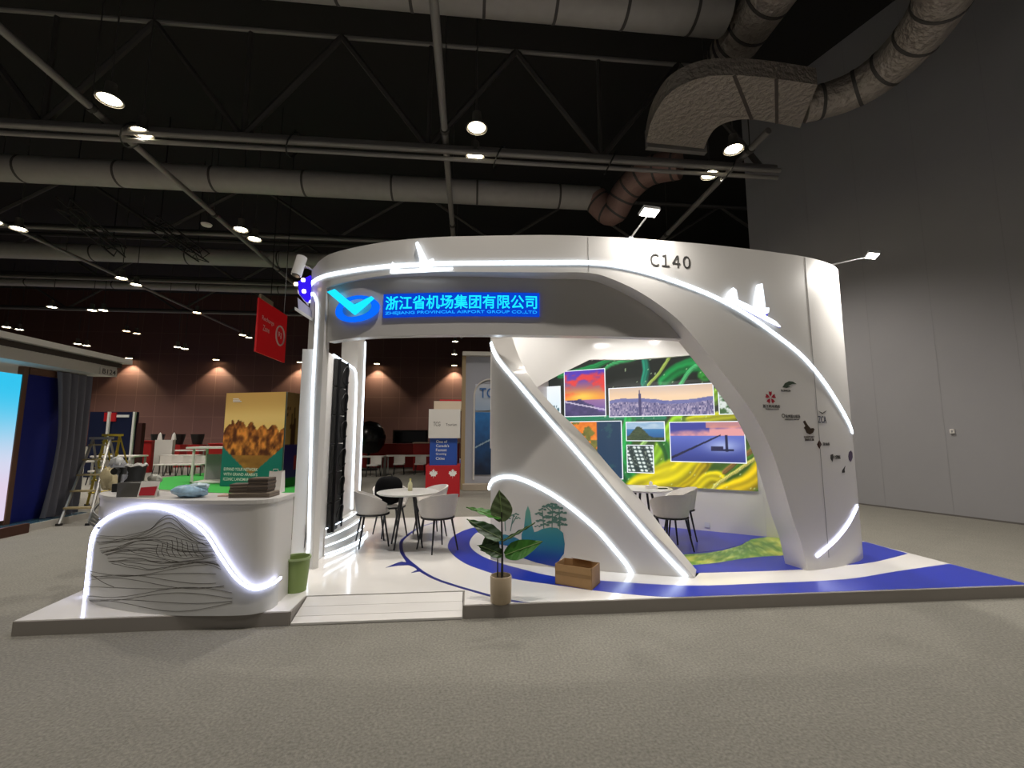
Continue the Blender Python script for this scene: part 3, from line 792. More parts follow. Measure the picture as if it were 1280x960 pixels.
# proud lower panel under the wave
wz = lerp_table([(p.x, p.y) for p in wsz])
sA, sB = wsz[0].x, wsz[-1].x
mb = wall_strip(MB(), CC, frange(max(0, sA), sB, 70), lambda s: ZP+.001, wz, .020, .001)
wave = mb.build('wave_panel', mat('wave_panel_white', '#cfcfcd', .35), counter)
MB().tube([CC.at(p.x, .036, p.y) for p in wsz], .011, 8).build('led_strip', glow('led_violet', '#d0d6ff', 7.0), counter)
mb = MB(); rl = random.Random(11)
def contour(px, w=.0027):
    P = [Vector(CC.hit(u, v)) for u, v in px]
    strip_on(mb, CC, smooth_path(P, 5), w, .0203, .0015)
for k in range(22):
    y0 = 668+k*2.0+rl.uniform(-1, 1); px = []
    for u in range(122+k, 268+int(k*.9), 9):
        t = (u-122)/140
        y = y0+16*math.sin(t*2.4+.4)*-.4+9*math.sin(t*7.2+k*.2)*(.4+.3*math.sin(k))+7*fbm(t*5, k*.35)
        if k < 7 and t > .42: y -= 12*math.exp(-((t-.66)/.13)**2)*(7-k)/7*1.6
        px.append((u, y+rl.uniform(-.7, .7)))
    contour(px)
for k in range(9):
    y0 = 712+k*5.5; px = [(u, y0+4*math.sin((u-110)/31+k*1.3)+3*math.sin((u-110)/57*1.7-k)) for u in range(112, 300-max(0, (6-k))*5, 10)]
    contour(px, .0028)
for k in range(9):
    u0 = 199+k*6; contour([(u0, 672+abs(k-4)*2.4), (u0+1.5, 680), (u0-1+k*.6, 688), (u0+2+k, 695)], .003)
contour([(116, 715), (124, 722), (134, 728), (146, 733)], .003); contour([(112, 745), (122, 756), (145, 762), (180, 768)], .004)
mb.build('contour_lines', mat('contour_ink', '#55504a', .6), wave)

# ---- things on the counter
ZT = cz1
def on_top(u, v): return PZ(u, v, ZT)
p = on_top(168, 621)
rk = empty('leaflet_rack', (p.x, p.y+.08, ZT), 'dark grey card box holding leaflets on the counter next to the red and white card', 'leaflet box')
MB().prism([(p.x-.14, p.y-.02), (p.x+.10, p.y-.02), (p.x+.10, p.y+.16), (p.x-.14, p.y+.16)], ZT, ZT+.012).build('box_base', M_darkmetal, rk)
mb = MB()
for (c, s) in (((p.x-.02, p.y-.02, ZT+.065), (.24, .008, .13)), ((p.x-.02, p.y+.16, ZT+.065), (.24, .008, .13)), ((p.x-.14, p.y+.07, ZT+.065), (.008, .18, .13)), ((p.x+.10, p.y+.07, ZT+.065), (.008, .18, .13))): mb.box(c, s)
mb.build('box_wall', mat('card_grey', '#5a5854', .7), rk)
MB().box((p.x-.02, p.y+.07, ZT+.07), (.21, .14, .10)).build('leaflets', mat('paper_grey', '#8c8a85', .8), rk)
p = on_top(184, 622)
cd = empty('counter_card', (p.x, p.y, ZT), 'small standing white card with a big red block at the front of the counter', 'card')
MB().plate([(p.x-.09, p.y, ZT+.001), (p.x+.08, p.y-.01, ZT+.001), (p.x+.08, p.y+.03, ZT+.145), (p.x-.09, p.y+.04, ZT+.145)], (0, .004, 0)).build('card_panel', mat('paper_white', '#e4e0da', .6), cd)
MB().plate([(p.x-.075, p.y-.001, ZT+.02), (p.x+.068, p.y-.011, ZT+.02), (p.x+.068, p.y+.014, ZT+.10), (p.x-.075, p.y+.02, ZT+.09)], (0, -.002, 0)).build('card_print', mat('card_red', '#b01c2c', .6), cd)
MB().plate([(p.x-.06, p.y+.05, ZT+.001), (p.x+.05, p.y+.09, ZT+.001), (p.x+.05, p.y+.04, ZT+.12), (p.x-.06, p.y+.04, ZT+.12)], (0, .004, 0)).build('card_stand', mat('paper_white', '#e4e0da', .6), cd)
def crumple(mb, c, r, seed, n=14, m=9, sq=(1, 1, 1), k=.28):
    c = Vector(c)
    def fn(s, t):
        a = 2*PI*s; b = PI*(t-.5); q = 1+k*(fbm(math.cos(a)*2+seed, math.sin(a)*2+t*4, 3)-.5)*2
        z = math.sin(b)*q*r*sq[2]
        return c+Vector((math.cos(b)*math.cos(a)*q*r*sq[0], math.cos(b)*math.sin(a)*q*r*sq[1], max(-r*sq[2]*.92, z)+r*sq[2]*.92))
    return mb.grid(n, m, fn)
p = on_top(232, 623)
wp = empty('wipes_pack', (p.x, p.y+.08, ZT), 'crumpled pale blue and white plastic pack of wipes in the middle of the counter', 'wipes')
crumple(MB(), (p.x, p.y+.07, ZT+.001), .13, 3.3, 26, 14, (1.25, .7, .45), .35).build('pack', mat('plastic_pale_blue', '#9fc0d8', .3, noise=.35, nscale=30), wp)
crumple(MB(), (p.x+.05, p.y+.08, ZT+.07), .06, 8.3, 18, 10, (1.8, .8, .55), .6).build('pack_flap', mat('plastic_ice', '#c5dbe6', .25), wp)
# brochure stacks at the right end
def stack(name, label, u, v, w, d, h, n, c, rz=0, dz=0, group=None):
    p = on_top(u, v); t = empty(name, (p.x, p.y+d/2, ZT+dz), label, 'brochures', group)
    r_ = random.Random(int(u))
    for k in range(n):
        MB().box((p.x+r_.uniform(-.006, .006), p.y+d/2+r_.uniform(-.006, .006), ZT+dz+h*(k+.5)/n), (w, d, h/n-.002), rz+r_.uniform(-.03, .03)).build('brochure', mat('brochure_'+c[k % len(c)][1:], c[k % len(c)], .5), t)
    return t
stack('brochure_stack', 'low wide stack of brown brochures at the right end of the counter', 311, 622.5, .36, .22, .045, 4, ['#6b5f55', '#8a7c6c'])
stack('brochure_stack', 'small stack of brown brochures lying on the wide stack, left of the taller one', 298, 622, .18, .16, .075, 5, ['#5c5148', '#7d7062'], .1, .046)
stack('brochure_stack', 'tall stack of dark brown brochures on the wide stack beside the white paper bag', 321, 622, .18, .16, .13, 8, ['#4f453e', '#6a5c50'], -.05, .046)
stack('brochure_stack', 'single pink and cream leaflet lying beside the wide brown stack on the counter', 277, 621, .10, .16, .012, 1, ['#c7a597'], .1)
p = on_top(340, 617)
pb = empty('paper_bag', (p.x, p.y, ZT), 'white paper bag standing at the right end of the counter', 'paper bag')
mb = MB(); bw, bd, bh = .125, .12, .205
mb.add([(p.x+x*bw/2, p.y+.09+y*bd/2, ZT+.001) for x, y in ((-1, -1), (1, -1), (1, 1), (-1, 1))]+[(p.x+x*bw/2*.96, p.y+.09+y*bd/2*.6, ZT+bh+(.012 if x*y > 0 else -.004)) for x, y in ((-1, -1), (1, -1), (1, 1), (-1, 1))], [(0, 1, 2, 3), (0, 1, 5, 4), (1, 2, 6, 5), (2, 3, 7, 6), (3, 0, 4, 7)])
mb.build('bag_body', mat('paper_white', '#e4e0da', .6), pb)
MB().tube([(p.x-.03, p.y+.055, ZT+bh), (p.x-.02, p.y+.05, ZT+bh+.03), (p.x+.02, p.y+.05, ZT+bh+.03), (p.x+.03, p.y+.055, ZT+bh)], .003, 5).build('bag_handle', mat('cord_white', '#c9c4bd', .8), pb)
# left end clutter
p = on_top(163, 606)
bk_ = empty('black_bucket', (p.x, p.y, ZT), 'black bucket with white crumpled liner at the back left of the counter', 'bucket')
MB().lathe([(0, 0), (.115, 0), (.135, .20), (.143, .205), (.143, .22), (.128, .22), (.11, .02), (0, .02)], (p.x, p.y, ZT+.001), 24).build('bucket_body', M_black, bk_)
mb = MB(); ring = []
for i in range(24):
    a = 2*PI*i/24; ring.append((p.x+.136*math.cos(a), p.y+.136*math.sin(a), ZT+.226+.012*math.sin(i*2.1)))
mb.tube(ring, .012, 6, True); mb.build('bucket_liner', mat('liner_white', '#cfccc6', .5), bk_)
p = on_top(131, 613)
kb = empty('paper_parcel', (p.x, p.y, ZT), 'crumpled beige paper parcel at the far left end of the counter', 'parcel')
crumple(MB(), (p.x, p.y+.03, ZT+.001), .10, 1.3, 20, 12, (.85, .8, 1.2), .5).build('parcel_body', mat('paper_beige', '#b3a682', .8, noise=.2, nscale=25), kb)
p = on_top(137, 609)
kb = empty('plastic_bundle', (p.x, p.y, ZT), 'bundle of grey and white plastic sheet behind the beige paper parcel', 'bundle')
crumple(MB(), (p.x, p.y+.10, ZT+.001), .13, 5.1, 20, 12, (.95, .8, 1.25), .6).build('bundle_body', mat('plastic_grey', '#8f9096', .4, noise=.5, nscale=14), kb)
crumple(MB(), (p.x-.01, p.y+.08, ZT+.22), .075, 9.1, 16, 10, (1.1, .8, .8), .5).build('bundle_top', mat('plastic_white', '#c6c6c4', .4, noise=.3, nscale=14), kb)
p = on_top(147, 615)
kb = empty('video_camera', (p.x, p.y, ZT), 'small black camera on a stub tripod in front of the bucket on the counter', 'camera')
MB().rbox((p.x, p.y+.02, ZT+.041), (.11, .07, .08), .012).build('camera_base', M_black, kb)
MB().bar((p.x-.01, p.y+.02, ZT+.08), (p.x-.005, p.y+.02, ZT+.18), .012, 10).build('camera_neck', M_black, kb)
mb = MB().rbox((p.x-.01, p.y+.02, ZT+.21), (.10, .06, .07), .012); mb.tube([(p.x-.01, p.y-.01, ZT+.21), (p.x-.01, p.y-.06, ZT+.21)], [.03, .034], 14); mb.build('camera_head', M_black, kb)
p = on_top(189, 606)
kb = empty('clear_wrap', (p.x, p.y, ZT), 'small crumpled ball of clear film behind the red and white card', 'film wrap')
crumple(MB(), (p.x, p.y+.06, ZT+.001), .075, 2.2, 18, 10, (1.1, .7, .8), .6).build('wrap_body', mat('film_clear', '#a7a79c', .25), kb)
# folded straps hanging on the left end of the counter
s_, z_ = CC.hit(118, 648)
st = empty('folded_strap', tuple(CC.at(.62, .05, .9)), 'grey folded plastic straps hanging over the left end of the counter', 'straps')
mb = MB()
for k in range(4):
    mb.tube(smooth_path([CC.at(.40+.02*k, .03+.01*k, .97-.03*k), CC.at(.60, .045+.006*k, .93-.035*k), CC.at(.80, .03, .88-.03*k)], 6), .010, 6)
mb.build('strap_bundle', mat('strap_grey', '#6f706c', .5), st)

# ================================================================== LOOSE THINGS ON THE PLATFORM
p = PZ(364, 743, ZP)
bn = empty('waste_bin', (p.x, p.y+.11, ZP), 'plain green plastic waste bin between the counter and the left column', 'bin')
c = (p.x, p.y+.11, ZP+.001)
MB().lathe([(0, 0), (.098, 0), (.122, .31), (.118, .31), (.094, .012), (0, .012)], c, 28).build('bin_body', mat('bin_green', '#7c9150', .45), bn)
MB().lathe([(.118, .305), (.131, .307), (.133, .318), (.129, .33), (.118, .328), (.118, .305)], c, 28).build('bin_rim', mat('bin_rim_green', '#93a571', .45), bn)
# plant
p = PZ(627, 757.5, ZP); px_, py_ = p.x, p.y+.10
pt = empty('potted_plant', (px_, py_, ZP), 'potted plant with big green banana-like leaves in a round cream pot at the platform edge', 'plant')
MB().lathe([(0, 0), (.088, 0), (.097, .012), (.101, .225), (.097, .238), (.090, .238), (.088, .20), (0, .20)], (px_, py_, ZP+.001), 28).build('pot', mat('pot_cream', '#b7a58a', .55), pt)
MB().lathe([(0, .205), (.05, .212), (.087, .203), (.087, .199), (0, .199)], (px_, py_, ZP+.001), 20, False).build('soil', mat('soil_brown', '#4d3a26', .95, bump=.6, bscale=70), pt)
M_stem = mat('stem_dark', '#2c2b24', .6)
def at_plant(u, v, dy=0): return PY(u, v, py_+dy)
MB().tube([(px_+.01, py_, ZP+.20), at_plant(628, 690), at_plant(627, 640)], [.012, .010, .006], 8).build('stem', M_stem, pt)
MB().tube([(px_-.03, py_+.02, ZP+.20), at_plant(622, 700, .03), at_plant(623, 672, .02)], [.007, .006, .004], 8).build('stem', M_stem, pt)
def leaf(base, tip, width, up, m, droop=.04, name='leaf'):
    b, t = Vector(base), Vector(tip); ax = (t-b); L = ax.length; a = ax.normalized()
    side_ = a.cross(Vector(up)).normalized(); nn = side_.cross(a).normalized()
    def fn(s, q, sd):
        y = q; w = width*(math.sin(PI*min(1, .04+.96*y)**.75))*.5*(1-.15*y)
        x = (s-.5)*2
        rip = .006*math.sin(x*5+y*26)
        p_ = b+a*(L*y)+side_*(w*x)+nn*(-droop*4*y*y+.22*w*abs(x)**1.3+rip)
        return p_-nn*(.0025*sd)
    mb = MB(); mb.shell(10, 18, fn, 0); lf = mb.build(name, m, pt)
    MB().tube([b+a*(L*q)+nn*(-droop*4*q*q+.004) for q in frange(0, .97, 10)], .0035, 5).build('midrib', mat('leaf_midrib', '#7f9a5c', .5), lf)
G1 = mat('leaf_dark_green', '#33502a', .4, noise=.35, nscale=12); G2 = mat('leaf_green', '#3f7a2a', .38, noise=.3, nscale=12); G3 = mat('leaf_olive', '#5a6a45', .45, noise=.3, nscale=12)
leaf(at_plant(628, 652), at_plant(624, 612, .02), .22, (0, -1, .15), G3, 0)
leaf(at_plant(627, 648), at_plant(583, 634, -.05), .12, (0, -.5, 1), G2, .0)
leaf(at_plant(628, 674), at_plant(582, 652, .03), .18, (0, -.6, .8), G1, -.01)
leaf(at_plant(623, 676, .03), at_plant(600, 688, .05), .20, (-.3, -1, .1), G1, .0)
leaf(at_plant(628, 694), at_plant(599, 680, -.05), .13, (0, -.8, .6), G1, .01)
leaf(at_plant(629, 676), at_plant(670, 655, -.02), .045, (0, -.5, 1), G1, -.005)
leaf(at_plant(631, 694), at_plant(678, 676, -.08), .18, (.2, -1, .5), G2, .01)
for (q0, q1) in (((628, 690), (631, 694)), ((628, 674), (629, 676))): pass
# cardboard box
p0, p1, p2 = PZ(694, 730, ZP), PZ(740, 738, ZP), PZ(753, 729, ZP)
d1 = (p1-p0).normalized(); d2 = Vector((-d1.y, d1.x, 0)); Lx, Ly, hb = (p1-p0).length, .26, .205
cb = empty('cardboard_box', tuple(p0), 'open brown cardboard box lying on the platform to the right of the potted plant', 'box')
M_card = mat('cardboard', '#a9865c', .85, noise=.12, nscale=14)
def bx(a, b, z): return p0+d1*(a*Lx)+d2*(b*Ly)+Vector((0, 0, z))
MB().plate([bx(0, 0, .001), bx(1, 0, .001), bx(1, 1, .001), bx(0, 1, .001)], (0, 0, .006)).build('box_floor', M_card, cb)
for nm, q, dv in (('box_side', [(0, 0), (1, 0)], d2), ('box_side', [(1, 0), (1, 1)], -d1), ('box_side', [(1, 1), (0, 1)], -d2), ('box_side', [(0, 1), (0, 0)], d1)):
    a, b = q; MB().plate([bx(*a, .002), bx(*b, .002), bx(*b, hb), bx(*a, hb)], tuple(dv*.006)).build(nm, M_card, cb)
MB().plate([bx(.25, 1, hb-.001), bx(.8, 1, hb-.001), bx(.8, .8, hb+.015), bx(.25, .8, hb+.02)], (0, 0, .004)).build('box_flap', M_card, cb)
mb = MB(); mb.plate([bx(.02, -.004, .10), bx(.98, -.004, .10), bx(.98, -.004, .135), bx(.02, -.004, .135)], tuple(d2*-.001)); mb.build('packing_tape', mat('tape_brown', '#8d6c42', .3), cb)

# ================================================================== CHAIRS AND TABLES
M_seat = mat('chair_fabric', '#cfcac4', .75, noise=.06, nscale=60); M_leg = mat('chair_leg_black', '#17171a', .5)
def chair(label, group=None):
    r = empty('tub_chair', (0, 0, 0), label, 'chair', group)
    # backrest faces -y (sitter looks to +y): back at -y
    def fn(s, t, sd):
        a = math.radians(-90+(s-.5)*250)
        hmax = .76-.17*abs((s-.5)*2)**2.2
        z = .46+(hmax-.46)*t
        R = .225+.05*t-(.022 if sd else 0)
        return Vector((R*math.cos(a)*1.02, R*math.sin(a), z))
    MB().shell(28, 8, fn, 0).build('backrest', M_seat, r)
    pr = [(0, .44), (.205, .44), (.218, .45), (.220, .475), (.205, .49), (.10, .496), (0, .497)]
    MB().lathe(pr, (0, .0, 0), 28).build('seat', M_seat, r)
    MB().lathe([(.0, .424), (.228, .424), (.234, .432), (.228, .439), (0, .439)], (0, 0, 0), 28).build('seat_frame', M_leg, r)
    for sx, sy_ in ((1, 1), (-1, 1), (1, -1), (-1, -1)):
        MB().tube([(sx*.135, sy_*.135, .426), (sx*.20, sy_*.20, .002)], [.015, .010], 10).build('leg', M_leg, r)
    return r
def table(label, h=.75, rad=.43):
    r = empty('round_table', (0, 0, 0), label, 'table')
    MB().lathe([(0, h-.03), (rad-.03, h-.03), (rad, h-.012), (rad, h-.004), (rad-.006, h), (0, h)], (0, 0, 0), 40).build('tabletop', mat('table_white', '#dcd9d4', .3), r)
    MB().lathe([(0, h-.045), (.16, h-.045), (.16, h-.03), (0, h-.03)], (0, 0, 0), 20).build('leg_plate', M_leg, r)
    for k in range(4):
        a = PI/4+k*PI/2
        MB().tube([(.12*math.cos(a), .12*math.sin(a), h-.046), (.27*math.cos(a), .27*math.sin(a), .002)], [.018, .012], 10).build('leg', M_leg, r)
    return r
t1 = table('round white table with four black legs under the name panel, ringed by four chairs'); t1.location = (-.86, 6.55, ZP); t1.rotation_euler[2] = .25
ch = chair('white tub chair left of the round table, nearest the left column', 'tub chairs around the round table')
G_ = 'tub chairs around the round table'
def put(o, x, y, rz, label=None, group=None):
    o.location = (x, y, ZP); o.rotation_euler[2] = rz
    if label: o['label'] = label
    if group: o['group'] = group
    return o
put(ch, -1.36, 6.66, math.radians(-70))
put(copy_tree(ch), -.42, 6.30, math.radians(35), 'white tub chair in front right of the round table, its leg on the blue ring', G_)
put(copy_tree(ch), -.60, 7.20, math.radians(115), 'white tub chair behind the right side of the round table', G_)
put(copy_tree(ch), -1.22, 7.28, math.radians(210), 'white tub chair behind the round table with a black bag on it', G_)
# black bag on the rear chair
bg = empty('black_backpack', (-1.22, 7.10, .62), 'black backpack sitting on the chair behind the round table', 'bag')
def bag(s, t):
    a = 2*PI*s; b = PI*(t-.5); q = 1+.10*(fbm(math.cos(a)*2+4, math.sin(a)*2+t*3)-.5)
    cx_ = abs(math.cos(b))**.6*q
    return Vector((-1.22+.21*cx_*math.cos(a), 7.08+.10*cx_*math.sin(a), .825+.21*q*(abs(math.sin(b))**.8)*(1 if b > 0 else -1)))
MB().grid(26, 16, bag).build('bag_body', mat('bag_black', '#050506', .8, spec=.15), bg)
MB().tube([(-1.27, 7.08, 1.02), (-1.25, 7.07, 1.07), (-1.19, 7.07, 1.07), (-1.17, 7.08, 1.02)], .008, 6).build('bag_handle', M_black, bg)
def pocket(s, t):
    a = 2*PI*s; b = PI*(t-.5); return Vector((-1.22+.13*math.cos(b)*math.cos(a), 6.99+.035*math.cos(b)*math.sin(a), .74+.10*math.sin(b)))
MB().grid(18, 10, pocket).build('bag_pocket', mat('bag_black', '#050506', .8, spec=.15), bg)
# bottle on table
bt = empty('cream_bottle', (-.84, 6.60, ZP+.75), 'small cream bottle standing on the round table', 'bottle')
MB().lathe([(0, 0), (.030, 0), (.033, .01), (.033, .085), (.028, .11), (.014, .128), (.013, .15), (0, .15)], (-.84, 6.60, ZP+.751), 18).build('bottle_body', mat('bottle_cream', '#d8d2a8', .3), bt)
MB().lathe([(0, .15), (.016, .15), (.016, .172), (0, .172)], (-.84, 6.60, ZP+.751), 14).build('bottle_cap', mat('cap_yellow', '#cfc878', .4), bt)
# second table and chairs in the meeting room
t2 = table('round white table in the meeting room, half hidden by the swoosh wall', .75, .42); t2.location = (2.62, 6.62, ZP)
G2_ = 'tub chairs in the meeting room'
put(copy_tree(ch), 2.76, 6.02, math.radians(5), 'white tub chair seen from behind in the meeting room, nearest the swoosh wall', G2_)
put(copy_tree(ch), 3.16, 6.62, math.radians(75), 'white tub chair right of the meeting room table, partly behind the nearer chair', G2_)
tb = empty('tissue_pack', (2.70, 6.52, ZP+.75), 'white tissue pack on the meeting room table', 'tissues')
MB().rbox((2.70, 6.52, ZP+.75+.026), (.16, .09, .05), .015).build('pack_body', mat('paper_white', '#e4e0da', .6), tb)
crumple(MB(), (2.70, 6.52, ZP+.80), .035, 2.7, 14, 8, (.8, .6, .9), .5).build('pack_tissue', mat('paper_white', '#e4e0da', .6), tb)
tb = empty('dark_phone', (2.86, 6.55, ZP+.75), 'small dark object lying flat on the meeting room table', 'phone')
MB().rbox((2.87, 6.50, ZP+.75+.006), (.13, .07, .01), .012).build('phone_body', M_black, tb)
# white carton beneath the left table
# ================================================================== LAMPS FIXED TO THE BOOTH
def flood(label, base, head, tilt, rz, energy=18):
    r = empty('arm_floodlight', tuple(base), label, 'floodlight')
    base, head = Vector(base), Vector(head)
    MB().bar(base, head, .010, 8).build('lamp_arm', M_steel, r)
    MB().box(base+Vector((0, 0, -.03)), (.05, .05, .08)).build('arm_clamp', M_steel, r)
    M = Matrix.Rotation(rz, 3, 'Z') @ Matrix.Rotation(tilt, 3, 'X')
    h = MB(); vs = []
    def bxm(c, s):
        m2 = MB().box((0, 0, 0), s); return [head+M@(Vector(v)+Vector(c)) for v in m2.v], m2.f
    v, f = bxm((0, 0, .02), (.20, .13, .035)); MB().add(v, f).build('lamp_housing', M_steel, r)
    v, f = bxm((0, 0, -.001), (.18, .11, .006)); MB().add(v, f).build('lamp_glass', glow('flood_white', '#fff6ea', 22), r)
    ld = bpy.data.lights.new('flood', 'AREA'); ld.shape = 'RECTANGLE'; ld.size = .18; ld.size_y = .11; ld.energy = energy; ld.color = (1, .96, .9)
    lo = bpy.data.objects.new('flood_beam', ld); COL.objects.link(lo); lo.parent = r
    lo.location = head+M@Vector((0, 0, -.012))-base; lo.rotation_euler = M.to_euler()
    return r
s_, _z = C1.hit(795, 298)
b1 = C1.at(s_, -.15, TOP+.07); h1 = PY(812, 266, b1.y-.35)
flood('bright white floodlight on a thin arm above the stand number C140', b1, h1, math.radians(-14), math.radians(8))
s_, _z = C1.hit(1046, 335)
b2 = C1.at(s_, -.12, TOP+.07); h2 = PY(1090, 320, b2.y-.30)
flood('bright white floodlight on a thin arm at the top right corner of the booth', b2, h2, math.radians(16), math.radians(60), 60)
# spotlight and purple lit sign at the left corner
q = PY(374, 333, 5.85)
sp1 = empty('white_spotlight', tuple(q), 'white cylindrical spotlight on a bracket at the top left corner of the booth', 'spotlight')
MB().tube([q+Vector((.03, 0, .13)), q+Vector((-.02, -.03, -.13))], .065, 18).build('spot_body', M_white, sp1)
MB().tube([q+Vector((.0, 0, .02)), q+Vector((.10, .02, .0)), Vector((-2.10, 5.92, q.z-.02))], .012, 8).build('spot_arm', M_steel, sp1)
MB().tube([q+Vector((-.02, -.03, -.13)), q+Vector((-.022, -.032, -.142))], .05, 18).build('spot_lens', M_black, sp1)
q = PY(379, 372, 5.95)
bs = empty('purple_corner_sign', tuple(q), 'small violet blue glowing sign over a white tray at the left corner of the booth', 'lit sign')
def pq(u, v): return PY(u, v, 5.95)
MB().plate([pq(372, 352), pq(388, 344), pq(387, 372), pq(383, 378), pq(374, 368)], (0, .05, 0)).build('sign_face', glow('violet_glow', '#3018e0', 1.0), bs)
MB().plate([pq(372, 362), pq(384, 378), pq(384, 381), pq(372, 366)], (0, .06, 0)).build('sign_rim', M_white, bs)
for (u, v, cc) in ((371, 356, '#ffd9b0'), (380, 351, '#c8b0ff'), (381, 365, '#e8d0ff')):
    c0 = pq(u, v)+Vector((0, -.03, 0)); mm = MB(); mm.lathe([(0, -.028), (.02, -.02), (.028, 0), (.02, .02), (0, .028)], tuple(c0), 12); mm.build('sign_bulb', glow('bulb'+cc[1:], cc, 7), bs)
MB().plate([pq(372, 372), pq(386, 384), pq(394, 401), pq(393, 404), pq(373, 388)], (0, .05, 0)).build('sign_back', mat('tray_lilac', '#b8b6cc', .4), bs)
MB().plate([pq(372, 386), pq(394, 400), pq(394, 404), pq(372, 390)], (0, -.10, 0)).build('sign_tray', M_white, bs)
# ================================================================== THE HALL
CEIL = 12.0; YB = 33.5
def structure(name, mb, m, kind='structure'):
    return tag(mb.build(name, m), kind='structure')
M_floor = mat('hall_carpet', '#7d7a71', .92, noise=.10, nscale=3.5, bump=.25, bscale=220)
nt = M_floor.node_tree
# fine carpet fleck on top of the broad mottling
b_ = nt.nodes['Principled BSDF']; lk = b_.inputs['Base Color'].links[0].from_socket
tc_ = nt.nodes.new('ShaderNodeTexCoord'); nz_ = nt.nodes.new('ShaderNodeTexNoise'); nz_.inputs['Scale'].default_value = 55; nz_.inputs['Detail'].default_value = 3
nt.links.new(tc_.outputs['Object'], nz_.inputs['Vector'])
mr_ = nt.nodes.new('ShaderNodeMapRange'); mr_.inputs[1].default_value = .3; mr_.inputs[2].default_value = .7; mr_.inputs[3].default_value = .74; mr_.inputs[4].default_value = 1.24
nt.links.new(nz_.outputs['Fac'], mr_.inputs[0])
mm_ = nt.nodes.new('ShaderNodeMix'); mm_.data_type = 'RGBA'; mm_.blend_type = 'MULTIPLY'; mm_.inputs[0].default_value = 1
nt.links.new(lk, mm_.inputs[6]); nt.links.new(mr_.outputs[0], mm_.inputs[7]); nt.links.new(mm_.outputs[2], b_.inputs['Base Color'])
structure('floor', MB().box((-8, 12, -.05), (64, 46, .1)), M_floor)
M_ceil = mat('ceiling_dark', '#23211f', .95)
structure('ceiling', MB().box((-8, 12, CEIL+.1), (64, 46, .2)), M_ceil)
# back wall of brown panels
M_back = mat('brown_panel_wall', '#6a4a40', .75)
nt = M_back.node_tree; b_ = nt.nodes['Principled BSDF']
br = nt.nodes.new('ShaderNodeTexBrick'); tc_ = nt.nodes.new('ShaderNodeTexCoord'); mp = nt.nodes.new('ShaderNodeMapping')
mp.inputs['Rotation'].default_value = (PI/2, 0, 0)
br.offset = 0; br.inputs['Scale'].default_value = 1; br.inputs['Brick Width'].default_value = 1.3; br.inputs['Row Height'].default_value = 1.5; br.inputs['Mortar Size'].default_value = .018
br.inputs['Color1'].default_value = srgb('#5f3f36')+(1,); br.inputs['Color2'].default_value = srgb('#593a32')+(1,); br.inputs['Mortar'].default_value = srgb('#6e5144')+(1,)
nt.links.new(tc_.outputs['Object'], mp.inputs[0]); nt.links.new(mp.outputs[0], br.inputs['Vector']); nt.links.new(br.outputs['Color'], b_.inputs['Base Color'])
structure('wall_back', MB().box((-8, YB+.15, CEIL/2), (64, .3, CEIL)), M_back)
# grey side wall
M_right = mat('grey_side_wall', '#9b9a9c', .8, noise=.04, nscale=1.2)
wa, wb = Vector((8.70, 12.6)), Vector((15.4, -7.9))
dw = (wb-wa).normalized(); nw = Vector((-dw.y, dw.x)); nw = nw if nw.x > 0 else -nw
structure('wall_right', MB().prism([wa, wb, wb+nw*.4, wa+nw*.4], 0, CEIL), M_right)
mb = MB()
for k in range(17):
    q = wa+dw*(1.22*k+.6)-nw*.0015
    mb.prism([q-dw*.004, q+dw*.004, q+dw*.004-nw*.002, q-dw*.004-nw*.002], .04, CEIL)
structure('trim_1', mb, mat('wall_joint', '#949394', .8))
structure('baseboard_right', MB().prism([wa-nw*.001, wb-nw*.001, wb-nw*.02, wa-nw*.02], 0, .03), mat('baseboard_grey', '#65615d', .7))
structure('wall_side', MB().box((20.5, 23, CEIL/2), (.3, 21, CEIL)), mat('dark_side_wall', '#2a2422', .9))
structure('wall_left', MB().box((-39.8, 12, CEIL/2), (.3, 46, CEIL)), mat('dark_side_wall', '#2a2422', .9))
# little white box on the grey wall
d = ray(1191, 539); den = d[0]*(-dw.y)+d[1]*dw.x; t_ = (wa.x*(-dw.y)+wa.y*dw.x)/den; q = Vector((d[0]*t_, d[1]*t_, H+d[2]*t_))
r = empty('wall_switch', tuple(q), 'small white switch box alone on the big grey wall', 'switch')
MB().rbox((q.x-nw.x*.02, q.y-nw.y*.02, q.z), (.036, .075, .09), .006, math.atan2(nw.y, nw.x)).build('switch_box', mat('paper_white', '#e4e0da', .6), r)
MB().rbox((q.x-nw.x*.042, q.y-nw.y*.042, q.z), (.010, .03, .045), .003, math.atan2(nw.y, nw.x)).build('switch_button', mat('cap_grey', '#9a9a9a', .5), r)

# ---------------------------------------------------------------- pipes, trusses and ducts overhead
M_pipe = mat('pipe_grey', '#85817d', .5, .1); M_truss = mat('truss_dark_grey', '#4b4845', .6, .2); M_duct = mat('duct_grey', '#a39f9a', .6, .05, noise=.10, nscale=5)
M_foil = mat('foil_duct', '#a39a90', .4, .3, noise=.25, nscale=9, bump=1.0, bscale=9); M_lat = mat('lattice_black', '#141313', .6)
